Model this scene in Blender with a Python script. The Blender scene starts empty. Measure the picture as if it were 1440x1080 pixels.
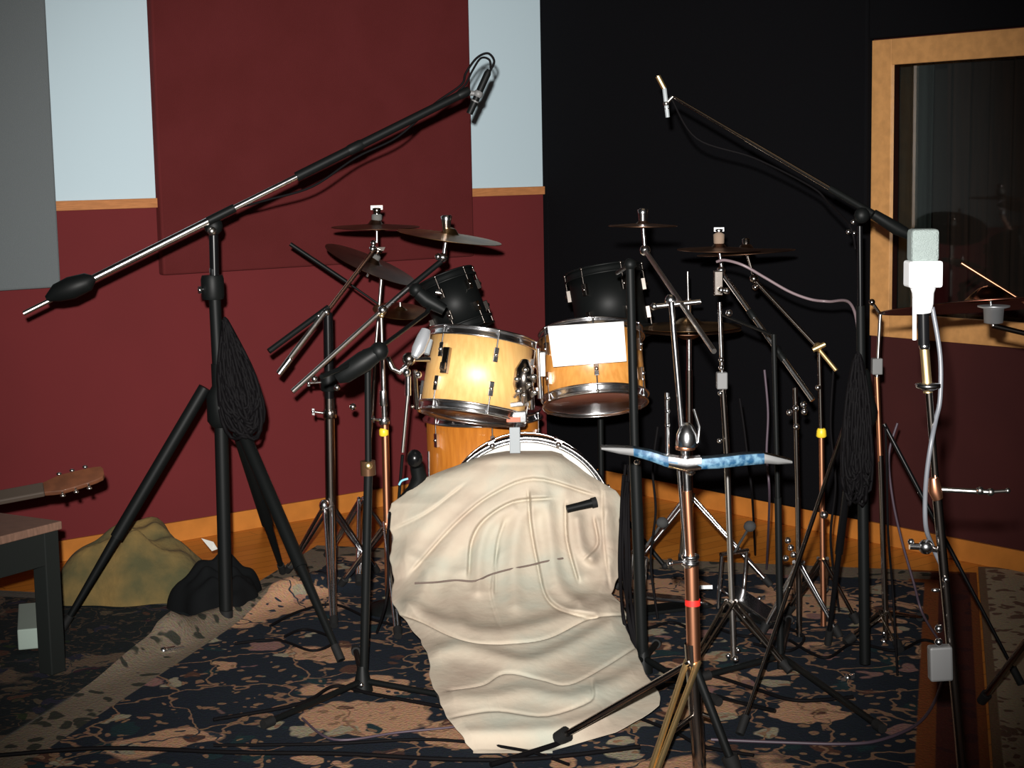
import bpy, math, random
import numpy as np
from mathutils import Vector, Matrix
random.seed(7); rng = np.random.RandomState(3)
col = bpy.context.scene.collection
PI = math.pi
# ------------------------------------------------------------------ camera
H = 1.45; FPX = 2351.4; PIT = .1312; ROLL = -.0189
F = np.array([0, math.cos(PIT), -math.sin(PIT)]); R0 = np.array([1., 0, 0]); U0 = np.cross(R0, F)
RR = math.cos(ROLL)*R0 + math.sin(ROLL)*U0; UU = -math.sin(ROLL)*R0 + math.cos(ROLL)*U0
def ray(x, y): return F + RR*(x-720)/FPX - UU*(y-540)/FPX
def P(x, y, D):
    r = ray(x, y); t = D/r[1]; return Vector((r[0]*t, D, H+r[2]*t))
def Z(x, y, z=0.0):
    r = ray(x, y); t = (z-H)/r[2]; return Vector((r[0]*t, r[1]*t, z))
cd = bpy.data.cameras.new('camera'); cam = bpy.data.objects.new('camera', cd); col.objects.link(cam)
cd.sensor_width = 36; cd.lens = FPX/1440*36; cd.clip_start = .05
M = Matrix((RR.tolist(), UU.tolist(), (-F).tolist())).transposed().to_4x4(); M.translation = (0, 0, H)
cam.matrix_world = M
bpy.context.scene.camera = cam
# walls
AL = .6758; DL = 5.865; DR = -4.9441
dirL = Vector((math.cos(AL), math.sin(AL), 0)); dirR = Vector((-math.sin(AL), math.cos(AL), 0))
nL = dirR.copy(); nR = -dirL.copy()       # nL . X = DL on the left wall ; (-dirL).X = DR on the right wall
def hit(side, x, y):
    n, d = (nL, DL) if side == 'L' else (nR, DR)
    r = Vector(ray(x, y)); t = d/(n.dot(r)); p = Vector((0, 0, H)) + r*t
    return (p.dot(dirL) if side == 'L' else p.dot(dirR)), p.z
def W(side, s, z, out=0.0):     # point on wall; out = distance into the room
    if side == 'L': return dirL*s + nL*(DL-out) + Vector((0, 0, z))
    return dirR*s + dirL*(-DR-out) + Vector((0, 0, z))
SC_L = -DR; SC_R = DL           # corner coordinate along each wall

# ------------------------------------------------------------------ materials
def nodes(name):
    m = bpy.data.materials.new(name); m.use_nodes = True
    return m, m.node_tree, m.node_tree.nodes['Principled BSDF']
def mat(name, c, rough=.6, metal=0, noise=0, nscale=30, bump=0, bscale=60, spec=.5, c2=None, coat=0, sheen=0, stretch=None):
    m, t, b = nodes(name)
    b.inputs['Base Color'].default_value = (*c, 1); b.inputs['Roughness'].default_value = rough
    b.inputs['Metallic'].default_value = metal; b.inputs['Specular IOR Level'].default_value = spec
    b.inputs['Coat Weight'].default_value = coat; b.inputs['Sheen Weight'].default_value = sheen
    tc = t.nodes.new('ShaderNodeTexCoord'); src = tc.outputs['Object']
    if stretch:
        mp = t.nodes.new('ShaderNodeMapping'); mp.inputs['Scale'].default_value = stretch
        t.links.new(src, mp.inputs[0]); src = mp.outputs[0]
    if noise or c2:
        n = t.nodes.new('ShaderNodeTexNoise'); n.inputs['Scale'].default_value = nscale; n.inputs['Detail'].default_value = 5
        t.links.new(src, n.inputs['Vector'])
        mx = t.nodes.new('ShaderNodeMix'); mx.data_type = 'RGBA'
        cc = c2 if c2 else tuple(v*(1-noise) for v in c)
        mx.inputs[6].default_value = (*c, 1); mx.inputs[7].default_value = (*cc, 1)
        rp = t.nodes.new('ShaderNodeMapRange'); rp.inputs[1].default_value = .35; rp.inputs[2].default_value = .65
        t.links.new(n.outputs['Fac'], rp.inputs[0]); t.links.new(rp.outputs[0], mx.inputs[0])
        t.links.new(mx.outputs[2], b.inputs['Base Color'])
    if bump:
        n = t.nodes.new('ShaderNodeTexNoise'); n.inputs['Scale'].default_value = bscale; n.inputs['Detail'].default_value = 4
        t.links.new(src, n.inputs['Vector'])
        bp = t.nodes.new('ShaderNodeBump'); bp.inputs['Strength'].default_value = bump; bp.inputs['Distance'].default_value = .01
        t.links.new(n.outputs['Fac'], bp.inputs['Height']); t.links.new(bp.outputs[0], b.inputs['Normal'])
    return m
CHROME = mat('chrome', (.84, .84, .85), .2, 1, bump=.05, bscale=40)
STEEL = mat('worn_steel', (.6, .58, .55), .28, 1)
DCHROME = mat('tarnished_chrome', (.34, .3, .27), .2, 1)
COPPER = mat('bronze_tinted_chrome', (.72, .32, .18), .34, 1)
GOLD = mat('brass', (1, .74, .36), .4, 1)
BLACKM = mat('black_metal', (.0038, .0045, .0045), .5, 0, spec=.16)
BLACKS = mat('gloss_black', (.004, .004, .0045), .25, 0, spec=.3)
RUBBER = mat('black_rubber', (.006, .006, .006), .75, spec=.3)
CABLE = mat('black_cable', (.0035, .003, .0035), .7, spec=.08)
CABLEG = mat('grey_cable', (.11, .115, .13), .4)
CABLEP = mat('purple_grey_cable', (.060, .040, .055), .5)
CYM = mat('cymbal_bronze', (.42, .24, .10), .33, 1, c2=(.2, .11, .05), nscale=14)
CYMD = mat('dark_cymbal_bronze', (.16, .085, .05), .38, 1, c2=(.09, .045, .03), nscale=14)
MAPLEL = mat('pale_honey_maple_shell', (.86, .52, .18), .5, 0, c2=(.78, .43, .13), nscale=6, coat=1, spec=1, stretch=(14, 14, 1.5))
MAPLE = mat('honey_maple_shell', (.64, .29, .065), .32, 0, c2=(.54, .22, .04), nscale=6, coat=.6, stretch=(14, 14, 1.5))
for _m in (MAPLEL, MAPLE): _m.node_tree.nodes['Principled BSDF'].inputs['Coat Roughness'].default_value = .52
MAPLE2 = mat('orange_maple_shell', (.55, .19, .024), .38, 0, c2=(.44, .14, .016), nscale=6, coat=.25, stretch=(14, 14, 1.5))
HEAD = mat('clear_drum_head', (.16, .06, .04), .25)
WHEAD = mat('white_drum_head', (.7, .68, .64), .5)
FELT = mat('grey_felt', (.10, .10, .095), .9)
YEL = mat('yellow_nylon', (.8, .55, .03), .4)
RED = mat('red_tape', (.75, .02, .015), .5)
AMBER = mat('amber_knob', (.45, .16, .04), .3)
PAPER = mat('white_paper', (.93, .93, .93), .5)
GREYM = mat('grey_plastic', (.13, .13, .13), .5)
GREYB = mat('silver_grey_paint', (.27, .295, .31), .45)
TAN = mat('light_wood_trim', (.50, .205, .075), .45, 0, noise=.25, nscale=10, stretch=(2, 2, 25))
FRAMEW = mat('window_frame_wood', (.60, .30, .105), .4, 0, noise=.18, nscale=8, stretch=(4, 4, 4))
MAROONF = mat('maroon_fabric', (.100, .0165, .0170), .95, 0, c2=(.090, .0145, .0145), nscale=5, bump=.3, bscale=400, spec=.1)
GREYF = mat('grey_fabric', (.12, .135, .14), .95, 0, bump=.3, bscale=400)
BLACKF = mat('black_fabric', (.0055, .0055, .0065), .97, 0, bump=.3, bscale=300, spec=.03)
MIC_W = mat('pale_satin_metal', (.86, .87, .88), .35, .1)
MESHG = mat('grille_mesh', (.22, .26, .25), .5, .2, bump=.6, bscale=500)
OLIVE = mat('olive_blanket', (.16, .10, .028), .95, 0, c2=(.055, .05, .018), nscale=7, bump=.5, bscale=40)
GUITW = mat('red_brown_lacquer', (.13, .042, .016), .6, 0, noise=.4, nscale=20, coat=.5)
FRET = mat('dark_fretboard', (.06, .045, .035), .4)
STOOL = mat('dark_painted_wood', (.010, .012, .011), .7, spec=.2)
STOOLT = mat('brown_table_top', (.20, .11, .075), .6, 0, noise=.3, nscale=8, stretch=(3, 20, 3))
def wall_mat():
    m, t, b = nodes('two_tone_wall_paint')
    g = t.nodes.new('ShaderNodeNewGeometry'); s = t.nodes.new('ShaderNodeSeparateXYZ'); t.links.new(g.outputs['Position'], s.inputs[0])
    gt = t.nodes.new('ShaderNodeMath'); gt.operation = 'GREATER_THAN'; gt.inputs[1].default_value = 1.32; t.links.new(s.outputs[2], gt.inputs[0])
    mx = t.nodes.new('ShaderNodeMix'); mx.data_type = 'RGBA'
    n = t.nodes.new('ShaderNodeTexNoise'); n.inputs['Scale'].default_value = 3; t.links.new(g.outputs['Position'], n.inputs['Vector'])
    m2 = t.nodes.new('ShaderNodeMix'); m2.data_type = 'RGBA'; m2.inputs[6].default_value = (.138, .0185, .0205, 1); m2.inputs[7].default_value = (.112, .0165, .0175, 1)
    t.links.new(n.outputs['Fac'], m2.inputs[0]); t.links.new(m2.outputs[2], mx.inputs[6])
    mx.inputs[7].default_value = (.49, .61, .67, 1)
    t.links.new(gt.outputs[0], mx.inputs[0]); t.links.new(mx.outputs[2], b.inputs['Base Color'])
    b.inputs['Roughness'].default_value = .9; b.inputs['Specular IOR Level'].default_value = .2
    return m
WALLM = wall_mat()
def floor_mat():
    m, t, b = nodes('orange_hardwood')
    tc = t.nodes.new('ShaderNodeTexCoord'); mp = t.nodes.new('ShaderNodeMapping'); mp.inputs['Rotation'].default_value = (0, 0, -AL)
    t.links.new(tc.outputs['Object'], mp.inputs[0])
    br = t.nodes.new('ShaderNodeTexBrick'); br.inputs['Scale'].default_value = 1; br.inputs['Brick Width'].default_value = 1.1; br.inputs['Row Height'].default_value = .07
    br.inputs['Mortar Size'].default_value = .0015; br.inputs['Color1'].default_value = (.62, .22, .03, 1); br.inputs['Color2'].default_value = (.52, .17, .02, 1); br.inputs['Mortar'].default_value = (.12, .04, .01, 1)
    t.links.new(mp.outputs[0], br.inputs['Vector']); t.links.new(br.outputs['Color'], b.inputs['Base Color'])
    b.inputs['Roughness'].default_value = .3
    return m
FLOORM = floor_mat()
BIGOFF = 7.2
def rug_mat(name, ground, light, accents, edge, ux, uy, hx, hy, border=.3, sc=1.0, b1=None, b2=None, left=None, meds=()):
    """persian style rug: object coords are already in the rug's own frame"""
    m, t, b = nodes(name); N = t.nodes.new; L = t.links.new
    tc = N('ShaderNodeTexCoord')
    nz = N('ShaderNodeTexNoise'); nz.inputs['Scale'].default_value = 9*sc; nz.inputs['Detail'].default_value = 2; L(tc.outputs['Object'], nz.inputs['Vector'])
    wv = N('ShaderNodeMix'); wv.data_type = 'VECTOR'; wv.inputs[0].default_value = .13
    L(tc.outputs['Object'], wv.inputs[4]); L(nz.outputs['Color'], wv.inputs[5])
    v = wv.outputs[1]
    def mixc(f, a, bb):
        x = N('ShaderNodeMix'); x.data_type = 'RGBA'
        if isinstance(f, float): x.inputs[0].default_value = f
        else: L(f, x.inputs[0])
        for i, c in ((6, a), (7, bb)):
            if isinstance(c, tuple): x.inputs[i].default_value = (*c, 1)
            else: L(c, x.inputs[i])
        return x.outputs[2]
    def th(sock, lo, hi):
        x = N('ShaderNodeMapRange'); x.inputs[1].default_value = lo; x.inputs[2].default_value = hi; L(sock, x.inputs[0]); return x.outputs[0]
    big = N('ShaderNodeTexNoise'); big.inputs['Scale'].default_value = 2.6*sc; big.inputs['Detail'].default_value = 1
    bo = N('ShaderNodeVectorMath'); bo.operation = 'ADD'; bo.inputs[1].default_value = (0, 0, BIGOFF); L(v, bo.inputs[0]); L(bo.outputs[0], big.inputs['Vector'])
    base = mixc(th(big.outputs['Fac'], .575, .595), ground, light)
    inv = mixc(th(big.outputs['Fac'], .575, .595), tuple(v*.55 for v in light), tuple(v*1.3+.01 for v in ground))
    sv = N('ShaderNodeSeparateXYZ'); L(v, sv.inputs[0])
    for (mx_, my_, rx_, ry_) in meds:
        a1 = N('ShaderNodeCombineXYZ')
        for k_, (o_, c_, r_) in enumerate(((0, mx_, rx_), (1, my_, ry_))):
            q1 = N('ShaderNodeMath'); q1.operation = 'SUBTRACT'; q1.inputs[1].default_value = c_; L(sv.outputs[o_], q1.inputs[0])
            q2 = N('ShaderNodeMath'); q2.operation = 'DIVIDE'; q2.inputs[1].default_value = r_; L(q1.outputs[0], q2.inputs[0]); L(q2.outputs[0], a1.inputs[k_])
        ln = N('ShaderNodeVectorMath'); ln.operation = 'LENGTH'; L(a1.outputs[0], ln.inputs[0])
        base = mixc(th(ln.outputs['Value'], 1.03, .97), base, light)
    v1 = N('ShaderNodeTexVoronoi'); v1.inputs['Scale'].default_value = 11*sc; L(v, v1.inputs['Vector'])
    cr = N('ShaderNodeValToRGB'); cr.color_ramp.interpolation = 'CONSTANT'
    sp = N('ShaderNodeSeparateColor'); L(v1.outputs['Color'], sp.inputs[0]); L(sp.outputs[0], cr.inputs[0])
    els = cr.color_ramp.elements; els[0].color = (*accents[0], 1); els[1].position = .25; els[1].color = (*accents[1], 1)
    for i, a in enumerate(accents[2:]):
        e = els.new(.45+.18*i); e.color = (*a, 1)
    spots = th(v1.outputs['Distance'], .40, .34)
    # keep only some of the flower spots
    keep = N('ShaderNodeMath'); keep.operation = 'MULTIPLY'; L(spots, keep.inputs[0]); L(th(sp.outputs[1], .36, .38), keep.inputs[1])
    c = mixc(keep.outputs[0], base, cr.outputs[0])
    v2 = N('ShaderNodeTexVoronoi'); v2.inputs['Scale'].default_value = 27*sc; L(v, v2.inputs['Vector'])
    s2 = N('ShaderNodeSeparateColor'); L(v2.outputs['Color'], s2.inputs[0])
    k2 = N('ShaderNodeMath'); k2.operation = 'MULTIPLY'; L(th(v2.outputs['Distance'], .34, .28), k2.inputs[0]); L(th(s2.outputs[2], .42, .44), k2.inputs[1])
    c = mixc(k2.outputs[0], c, inv)
    v3 = N('ShaderNodeTexVoronoi'); v3.feature = 'DISTANCE_TO_EDGE'; v3.inputs['Scale'].default_value = 4*sc; L(v, v3.inputs['Vector'])
    c = mixc(th(v3.outputs['Distance'], .016, .008), c, inv)
    # borders by distance to the rug's edge
    sx = N('ShaderNodeSeparateXYZ'); L(tc.outputs['Object'], sx.inputs[0])
    def absd(s, h):
        a = N('ShaderNodeMath'); a.operation = 'ABSOLUTE'; L(s, a.inputs[0]); d = N('ShaderNodeMath'); d.operation = 'SUBTRACT'; d.inputs[0].default_value = h; L(a.outputs[0], d.inputs[1]); return d.outputs[0]
    mn = N('ShaderNodeMath'); mn.operation = 'MINIMUM'; L(absd(sx.outputs[0], hx), mn.inputs[0]); L(absd(sx.outputs[1], hy), mn.inputs[1])
    bd = mn.outputs[0]
    v4 = N('ShaderNodeTexVoronoi'); v4.inputs['Scale'].default_value = 15*sc; L(v, v4.inputs['Vector'])
    bc = mixc(th(v4.outputs['Distance'], .38, .33), edge, b1 or ground)
    if left:
        lc = mixc(th(v4.outputs['Distance'], .36, .30), left[0], left[1]); bc = mixc(th(sx.outputs[0], hx-border-.01, hx-border), lc, bc)
    c = mixc(th(bd, border, border-.004), c, bc)
    st = N('ShaderNodeMath'); st.operation = 'PINGPONG'; st.inputs[1].default_value = border*.5; L(bd, st.inputs[0])
    if left: bd2 = th(sx.outputs[0], hx-border-.08, hx-border-.07)
    k3 = N('ShaderNodeMath'); k3.operation = 'MULTIPLY'; L(th(st.outputs[0], .026, .022), k3.inputs[0]); L(th(bd, border+.03, border+.02), k3.inputs[1])
    k4 = k3
    if left:
        k4 = N('ShaderNodeMath'); k4.operation = 'MULTIPLY'; L(k3.outputs[0], k4.inputs[0]); L(bd2, k4.inputs[1])
    c = mixc(k4.outputs[0], c, b2 or edge)
    fz = N('ShaderNodeTexNoise'); fz.inputs['Scale'].default_value = 120; L(tc.outputs['Object'], fz.inputs['Vector'])
    dk = mixc(.35, (1., 1., 1.), (0., 0., 0.))
    mu = N('ShaderNodeMix'); mu.data_type = 'RGBA'; mu.blend_type = 'MULTIPLY'; mu.inputs[0].default_value = .5; L(c, mu.inputs[6]); L(fz.outputs['Color'], mu.inputs[7])
    L(mu.outputs[2], b.inputs['Base Color'])
    b.inputs['Roughness'].default_value = .95; b.inputs['Specular IOR Level'].default_value = .15
    bp = N('ShaderNodeBump'); bp.inputs['Strength'].default_value = .5; bp.inputs['Distance'].default_value = .006; L(fz.outputs['Fac'], bp.inputs['Height']); L(bp.outputs[0], b.inputs['Normal'])
    return m
def cloth_mat():
    m, t, b = nodes('cream_cotton'); N = t.nodes.new; L = t.links.new
    tc = N('ShaderNodeTexCoord'); n = N('ShaderNodeTexNoise'); n.inputs['Scale'].default_value = 5; n.inputs['Detail'].default_value = 4; L(tc.outputs['Object'], n.inputs['Vector'])
    r = N('ShaderNodeValToRGB'); r.color_ramp.elements[0].position = .3; r.color_ramp.elements[0].color = (.40, .32, .25, 1); r.color_ramp.elements[1].position = .7; r.color_ramp.elements[1].color = (.40, .395, .325, 1)
    e = r.color_ramp.elements.new(.5); e.color = (.46, .395, .31, 1)
    L(n.outputs['Fac'], r.inputs[0]); L(r.outputs[0], b.inputs['Base Color']); b.inputs['Roughness'].default_value = .95; b.inputs['Specular IOR Level'].default_value = .1
    f = N('ShaderNodeTexNoise'); f.inputs['Scale'].default_value = 30; f.inputs['Detail'].default_value = 6; L(tc.outputs['Object'], f.inputs['Vector'])
    bp = N('ShaderNodeBump'); bp.inputs['Strength'].default_value = .35; bp.inputs['Distance'].default_value = .006; L(f.outputs['Fac'], bp.inputs['Height']); L(bp.outputs[0], b.inputs['Normal'])
    return m
CLOTH = cloth_mat()
def blue_mat():
    m, t, b = nodes('blue_speckled_tape'); N = t.nodes.new; L = t.links.new
    tc = N('ShaderNodeTexCoord'); n = N('ShaderNodeTexNoise'); n.inputs['Scale'].default_value = 70; n.inputs['Detail'].default_value = 3; L(tc.outputs['Object'], n.inputs['Vector'])
    r = N('ShaderNodeValToRGB'); r.color_ramp.elements[0].position = .4; r.color_ramp.elements[0].color = (.008, .055, .12, 1); r.color_ramp.elements[1].position = .62; r.color_ramp.elements[1].color = (.10, .20, .28, 1)
    L(n.outputs['Fac'], r.inputs[0]); L(r.outputs[0], b.inputs['Base Color']); b.inputs['Roughness'].default_value = .5
    return m
BLUE = blue_mat()
def glass_mat():
    m = bpy.data.materials.new('window_glass'); m.use_nodes = True; t = m.node_tree; t.nodes.clear()
    o = t.nodes.new('ShaderNodeOutputMaterial'); mx = t.nodes.new('ShaderNodeMixShader'); tr = t.nodes.new('ShaderNodeBsdfTransparent'); gl = t.nodes.new('ShaderNodeBsdfGlossy')
    gl.inputs['Roughness'].default_value = .03; tr.inputs[0].default_value = (.75, .8, .78, 1); fr = t.nodes.new('ShaderNodeFresnel'); fr.inputs[0].default_value = 1.5
    t.links.new(fr.outputs[0], mx.inputs[0]); t.links.new(tr.outputs[0], mx.inputs[1]); t.links.new(gl.outputs[0], mx.inputs[2]); t.links.new(mx.outputs[0], o.inputs[0])
    return m
GLASS = glass_mat()

# ------------------------------------------------------------------ mesh helpers
def frame(a):
    a = Vector(a).normalized(); u = a.cross(Vector((0, 0, 1)))
    if u.length < 1e-3: u = Vector((1, 0, 0))
    u.normalize(); return a, u, a.cross(u)
class MB:
    def __init__(s): s.v = []; s.f = []; s.sm = []
    def add(s, vs, fs, smooth=True):
        o = len(s.v); s.v += [tuple(v) for v in vs]; s.f += [tuple(i+o for i in f) for f in fs]; s.sm += [smooth]*len(fs); return s
    def path(s, pts, r, n=10, close=False, cap=True):
        pts = [Vector(p) for p in pts]; k = len(pts); rs = r if isinstance(r, (list, tuple)) else [r]*k
        vs = []; u = None
        for i, p in enumerate(pts):
            if close: t = pts[(i+1) % k]-pts[i-1]
            else: t = pts[min(i+1, k-1)]-pts[max(i-1, 0)]
            t.normalize()
            if u is None: _, u, _ = frame(t)
            u = (u - t*u.dot(t))
            if u.length < 1e-6: _, u, _ = frame(t)
            u.normalize(); w = t.cross(u)
            vs += [p + (u*math.cos(2*PI*j/n) + w*math.sin(2*PI*j/n))*rs[i] for j in range(n)]
        fs = []
        for i in range(k if close else k-1):
            a = i*n; b = ((i+1) % k)*n
            fs += [(a+j, a+(j+1) % n, b+(j+1) % n, b+j) for j in range(n)]
        s.add(vs, fs)
        if cap and not close: s.add(vs[:n], [tuple(range(n))[::-1]], False); s.add(vs[-n:], [tuple(range(n))], False)
        return s
    def tube(s, a, b, r, r2=None, n=12): return s.path([a, b], [r, r if r2 is None else r2], n)
    def lathe(s, o, a, prof, n=32, cap=True):
        a, u, w = frame(a); o = Vector(o); vs = []
        for h, r in prof: vs += [o + a*h + (u*math.cos(2*PI*j/n)+w*math.sin(2*PI*j/n))*r for j in range(n)]
        fs = []
        for i in range(len(prof)-1): fs += [(i*n+j, i*n+(j+1) % n, (i+1)*n+(j+1) % n, (i+1)*n+j) for j in range(n)]
        s.add(vs, fs)
        if cap:
            if prof[0][1] > 1e-5: s.add(vs[:n], [tuple(range(n))[::-1]], False)
            if prof[-1][1] > 1e-5: s.add(vs[-n:], [tuple(range(n))], False)
        return s
    def ring(s, o, a, R, r, n=48, m=8, arc=None):
        a, u, w = frame(a); o = Vector(o)
        return s.path([o + (u*math.cos(2*PI*j/n)+w*math.sin(2*PI*j/n))*R for j in range(n)], r, m, True)
    def ball(s, o, r, sc=(1, 1, 1), n=12):
        vs = []; fs = []; o = Vector(o); k = n//2+1
        for i in range(k):
            th_ = PI*i/(k-1)
            for j in range(n): vs.append(o + Vector((r*sc[0]*math.sin(th_)*math.cos(2*PI*j/n), r*sc[1]*math.sin(th_)*math.sin(2*PI*j/n), r*sc[2]*math.cos(th_))))
        for i in range(k-1): fs += [(i*n+j, (i+1)*n+j, (i+1)*n+(j+1) % n, i*n+(j+1) % n) for j in range(n)]
        return s.add(vs, fs)
    def box(s, o, ax, sz):      # ax = three axes, sz = half sizes
        o = Vector(o); ax = [Vector(q).normalized() for q in ax]; vs = []
        for i in (-1, 1):
            for j in (-1, 1):
                for k in (-1, 1): vs.append(o + ax[0]*i*sz[0] + ax[1]*j*sz[1] + ax[2]*k*sz[2])
        return s.add(vs, [(0, 1, 3, 2), (4, 6, 7, 5), (0, 4, 5, 1), (2, 3, 7, 6), (0, 2, 6, 4), (1, 5, 7, 3)], False)
    def grid(s, G):             # G[i][j] points
        n = len(G); m = len(G[0]); vs = [p for row in G for p in row]
        return s.add(vs, [(i*m+j, i*m+j+1, (i+1)*m+j+1, (i+1)*m+j) for i in range(n-1) for j in range(m-1)])
    def build(s, name, m, parent=None, bevel=0, label=None):
        me = bpy.data.meshes.new(name); off = Vector((0, 0, 0))
        q = parent
        while q: off += q.location; q = q.parent
        if parent is None:
            a = np.array(s.v); off = Vector(((a[:, 0].min()+a[:, 0].max())/2, (a[:, 1].min()+a[:, 1].max())/2, a[:, 2].min()))
        me.from_pydata([tuple(Vector(v)-off) for v in s.v], [], s.f)
        for p, q in zip(me.polygons, s.sm): p.use_smooth = q
        me.materials.append(m); me.update()
        o = bpy.data.objects.new(name, me); col.objects.link(o)
        if parent: o.parent = parent
        else: o.location = off
        if bevel:
            b = o.modifiers.new('bevel', 'BEVEL'); b.width = bevel; b.segments = 2
        if label: o['label'] = label
        return o
def tag(o, label, cat=None, group=None, kind=None):
    o['label'] = label
    if cat: o['category'] = cat
    if group: o['group'] = group
    if kind: o['kind'] = kind
    return o
def thing(name, loc, label, cat, group=None):
    o = bpy.data.objects.new(name, None); col.objects.link(o); o.location = loc; o.empty_display_size = .05
    return tag(o, label, cat, group)
def struct(o): o['kind'] = 'structure'; return o
def smooth_path(pts, k=8):
    pts = [Vector(p) for p in pts]; out = []
    for i in range(len(pts)-1):
        p0 = pts[max(i-1, 0)]; p1 = pts[i]; p2 = pts[i+1]; p3 = pts[min(i+2, len(pts)-1)]
        for j in range(k):
            t = j/k; out.append(.5*((2*p1) + (p2-p0)*t + (2*p0-5*p1+4*p2-p3)*t*t + (3*p1-p0-3*p2+p3)*t**3))
    out.append(pts[-1]); return out
ZV = Vector((0, 0, 1))

# ------------------------------------------------------------------ setting
CEIL = 2.9
def quad(name, pts, m, parent=None):
    b = MB(); b.add(pts, [tuple(range(len(pts)))], False); return b.build(name, m, parent)
def wallbox(name, side, s0, s1, z0, z1, o0, o1, m, parent=None, bevel=0):
    c = W(side, (s0+s1)/2, (z0+z1)/2, (o0+o1)/2); d = dirL if side == 'L' else dirR; n = nL if side == 'L' else dirL
    return MB().box(c, (d, n, ZV), (abs(s1-s0)/2, abs(o1-o0)/2, abs(z1-z0)/2)).build(name, m, parent, bevel)
b = MB(); b.box((0, 3.5, -.05), ((1, 0, 0), (0, 1, 0), (0, 0, 1)), (5.5, 6, .05)); struct(b.build('floor', FLOORM))
b = MB(); b.box((0, 3.5, CEIL+.05), ((1, 0, 0), (0, 1, 0), (0, 0, 1)), (5.5, 6, .05)); struct(b.build('ceiling', mat('dark_ceiling_paint', (.08, .075, .07), .9)))
struct(wallbox('wall_left', 'L', SC_L-8.2, SC_L, 0, CEIL, -.1, 0, WALLM))
# window opening on the right wall
sw0 = hit('R', 1229, 300)[0]; wz0, wz1 = .7885, 1.869        # outer frame left edge (farther)
fw = sw0-hit('R', 1256, 300)[0]
sw1 = sw0-1.75
so0, so1 = sw0-.03, sw1+.03
wb = MB()
def wseg(s0, s1, z0, z1):
    wb.box(W('R', (s0+s1)/2, (z0+z1)/2, -.05), (dirR, dirL, ZV), (abs(s1-s0)/2, .05, (z1-z0)/2))
wseg(so0, SC_R+.1, 0, CEIL); wseg(SC_R-8, so1, 0, CEIL); wseg(so1, so0, 0, wz0+.03); wseg(so1, so0, wz1-.03, CEIL)
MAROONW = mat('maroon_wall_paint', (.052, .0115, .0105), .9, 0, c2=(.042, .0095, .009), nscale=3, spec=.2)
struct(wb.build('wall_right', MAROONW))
win = bpy.data.objects.new('window_1', None); col.objects.link(win); win.location = W('R', sw0, 0); struct(win)
wt = .016
wallbox('window_frame', 'R', sw0, sw0-fw, wz0, wz1, 0, .02, FRAMEW, win, .002)
wallbox('window_frame', 'R', sw1+fw, sw1, wz0, wz1, 0, .02, FRAMEW, win, .002)
wallbox('window_frame', 'R', sw0-fw, sw1+fw, wz1-.092, wz1, 0, .02, FRAMEW, win, .002)
wallbox('window_frame', 'R', sw0-fw, sw1+fw, wz0, .876, 0, .02, FRAMEW, win, .002)
wallbox('pane', 'R', so0, so1, wz0+.03, wz1-.03, -.06, -.054, GLASS, win)
# control room behind the glass
b = MB()
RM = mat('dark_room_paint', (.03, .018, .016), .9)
for (s0, s1, z0, z1, o0, o1) in ((sw1-.3, sw0+1.2, .3, 2.3, -1.3, -1.25), (sw0+1.2, sw0+1.24, .3, 2.3, -1.3, -.1), (sw1-.34, sw1-.3, .3, 2.3, -1.3, -.1), (sw1-.3, sw0+1.2, 2.3, 2.34, -1.3, -.1), (sw1-.3, sw0+1.2, .26, .3, -1.3, -.1)):
    b.box(W('R', (s0+s1)/2, (z0+z1)/2, (o0+o1)/2), (dirR, dirL, ZV), (abs(s1-s0)/2, abs(o1-o0)/2, abs(z1-z0)/2))
struct(b.build('wall_back', RM))
def curtain(s0, s1, z0, z1, out, m, label, amp=.025, wl=.09, name='curtain', side='R', seed=0):
    n = int(abs(s1-s0)/.008)+2; G = []
    r = random.Random(seed); ph = [r.uniform(0, 6) for _ in range(3)]
    for k in range(7):
        z = z0+(z1-z0)*k/6; row = []
        for i in range(n):
            s = s0+(s1-s0)*i/(n-1); q = amp*(math.sin(s/wl*6.28+ph[0]+.15*k)+.5*math.sin(s/wl*3.9+ph[1])+.3*math.sin(s/wl*11+ph[2]))*(1-.25*k/6)
            row.append(W(side, s, z, out+q))
        G.append(row)
    o = MB().grid(G).build(name, m); so = o.modifiers.new('thick', 'SOLIDIFY'); so.thickness = .004
    return tag(o, label, 'curtain')
CURG = mat('grey_curtain', (.030, .034, .034), .9, 0, c2=(.016, .018, .018), nscale=9, stretch=(9, 9, .4))
CURR = mat('red_reflection_curtain', (.040, .014, .010), .9, 0, c2=(.022, .009, .008), nscale=9, stretch=(9, 9, .4))  # red-brown window reflection put into the curtain's colour
curtain(sw0+.9, sw0+.06, .4, 2.2, -.42, CURG, 'grey pleated curtain behind the left part of the window glass', seed=1)
curtain(sw0+.04, sw1-.1, .4, 2.2, -.46, CURR, 'pleated curtain, dark red as a painted reflection, behind the right part of the window glass', seed=2)
# boards
struct(wallbox('baseboard_left', 'L', SC_L-8, SC_L, 0, .079, 0, .014, mat('orange_baseboard', (.52, .185, .032), .4, 0, noise=.2, nscale=10), None, .002))
struct(wallbox('baseboard_right', 'R', SC_R-8, SC_R-.014, 0, .079, 0, .014, bpy.data.materials['orange_baseboard'], None, .002))
sL = lambda x, y: hit('L', x, y)[0]
g1 = sL(68, 200); g2 = sL(214, 200); g3 = sL(655, 200); g4 = sL(812, 200)
struct(wallbox('trim_1', 'L', g1-.03, g2+.01, 1.308, 1.344, 0, .02, TAN, None, .002))
struct(wallbox('trim_2', 'L', g3-.01, g4+.03, 1.308, 1.344, 0, .02, TAN, None, .002))
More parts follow.
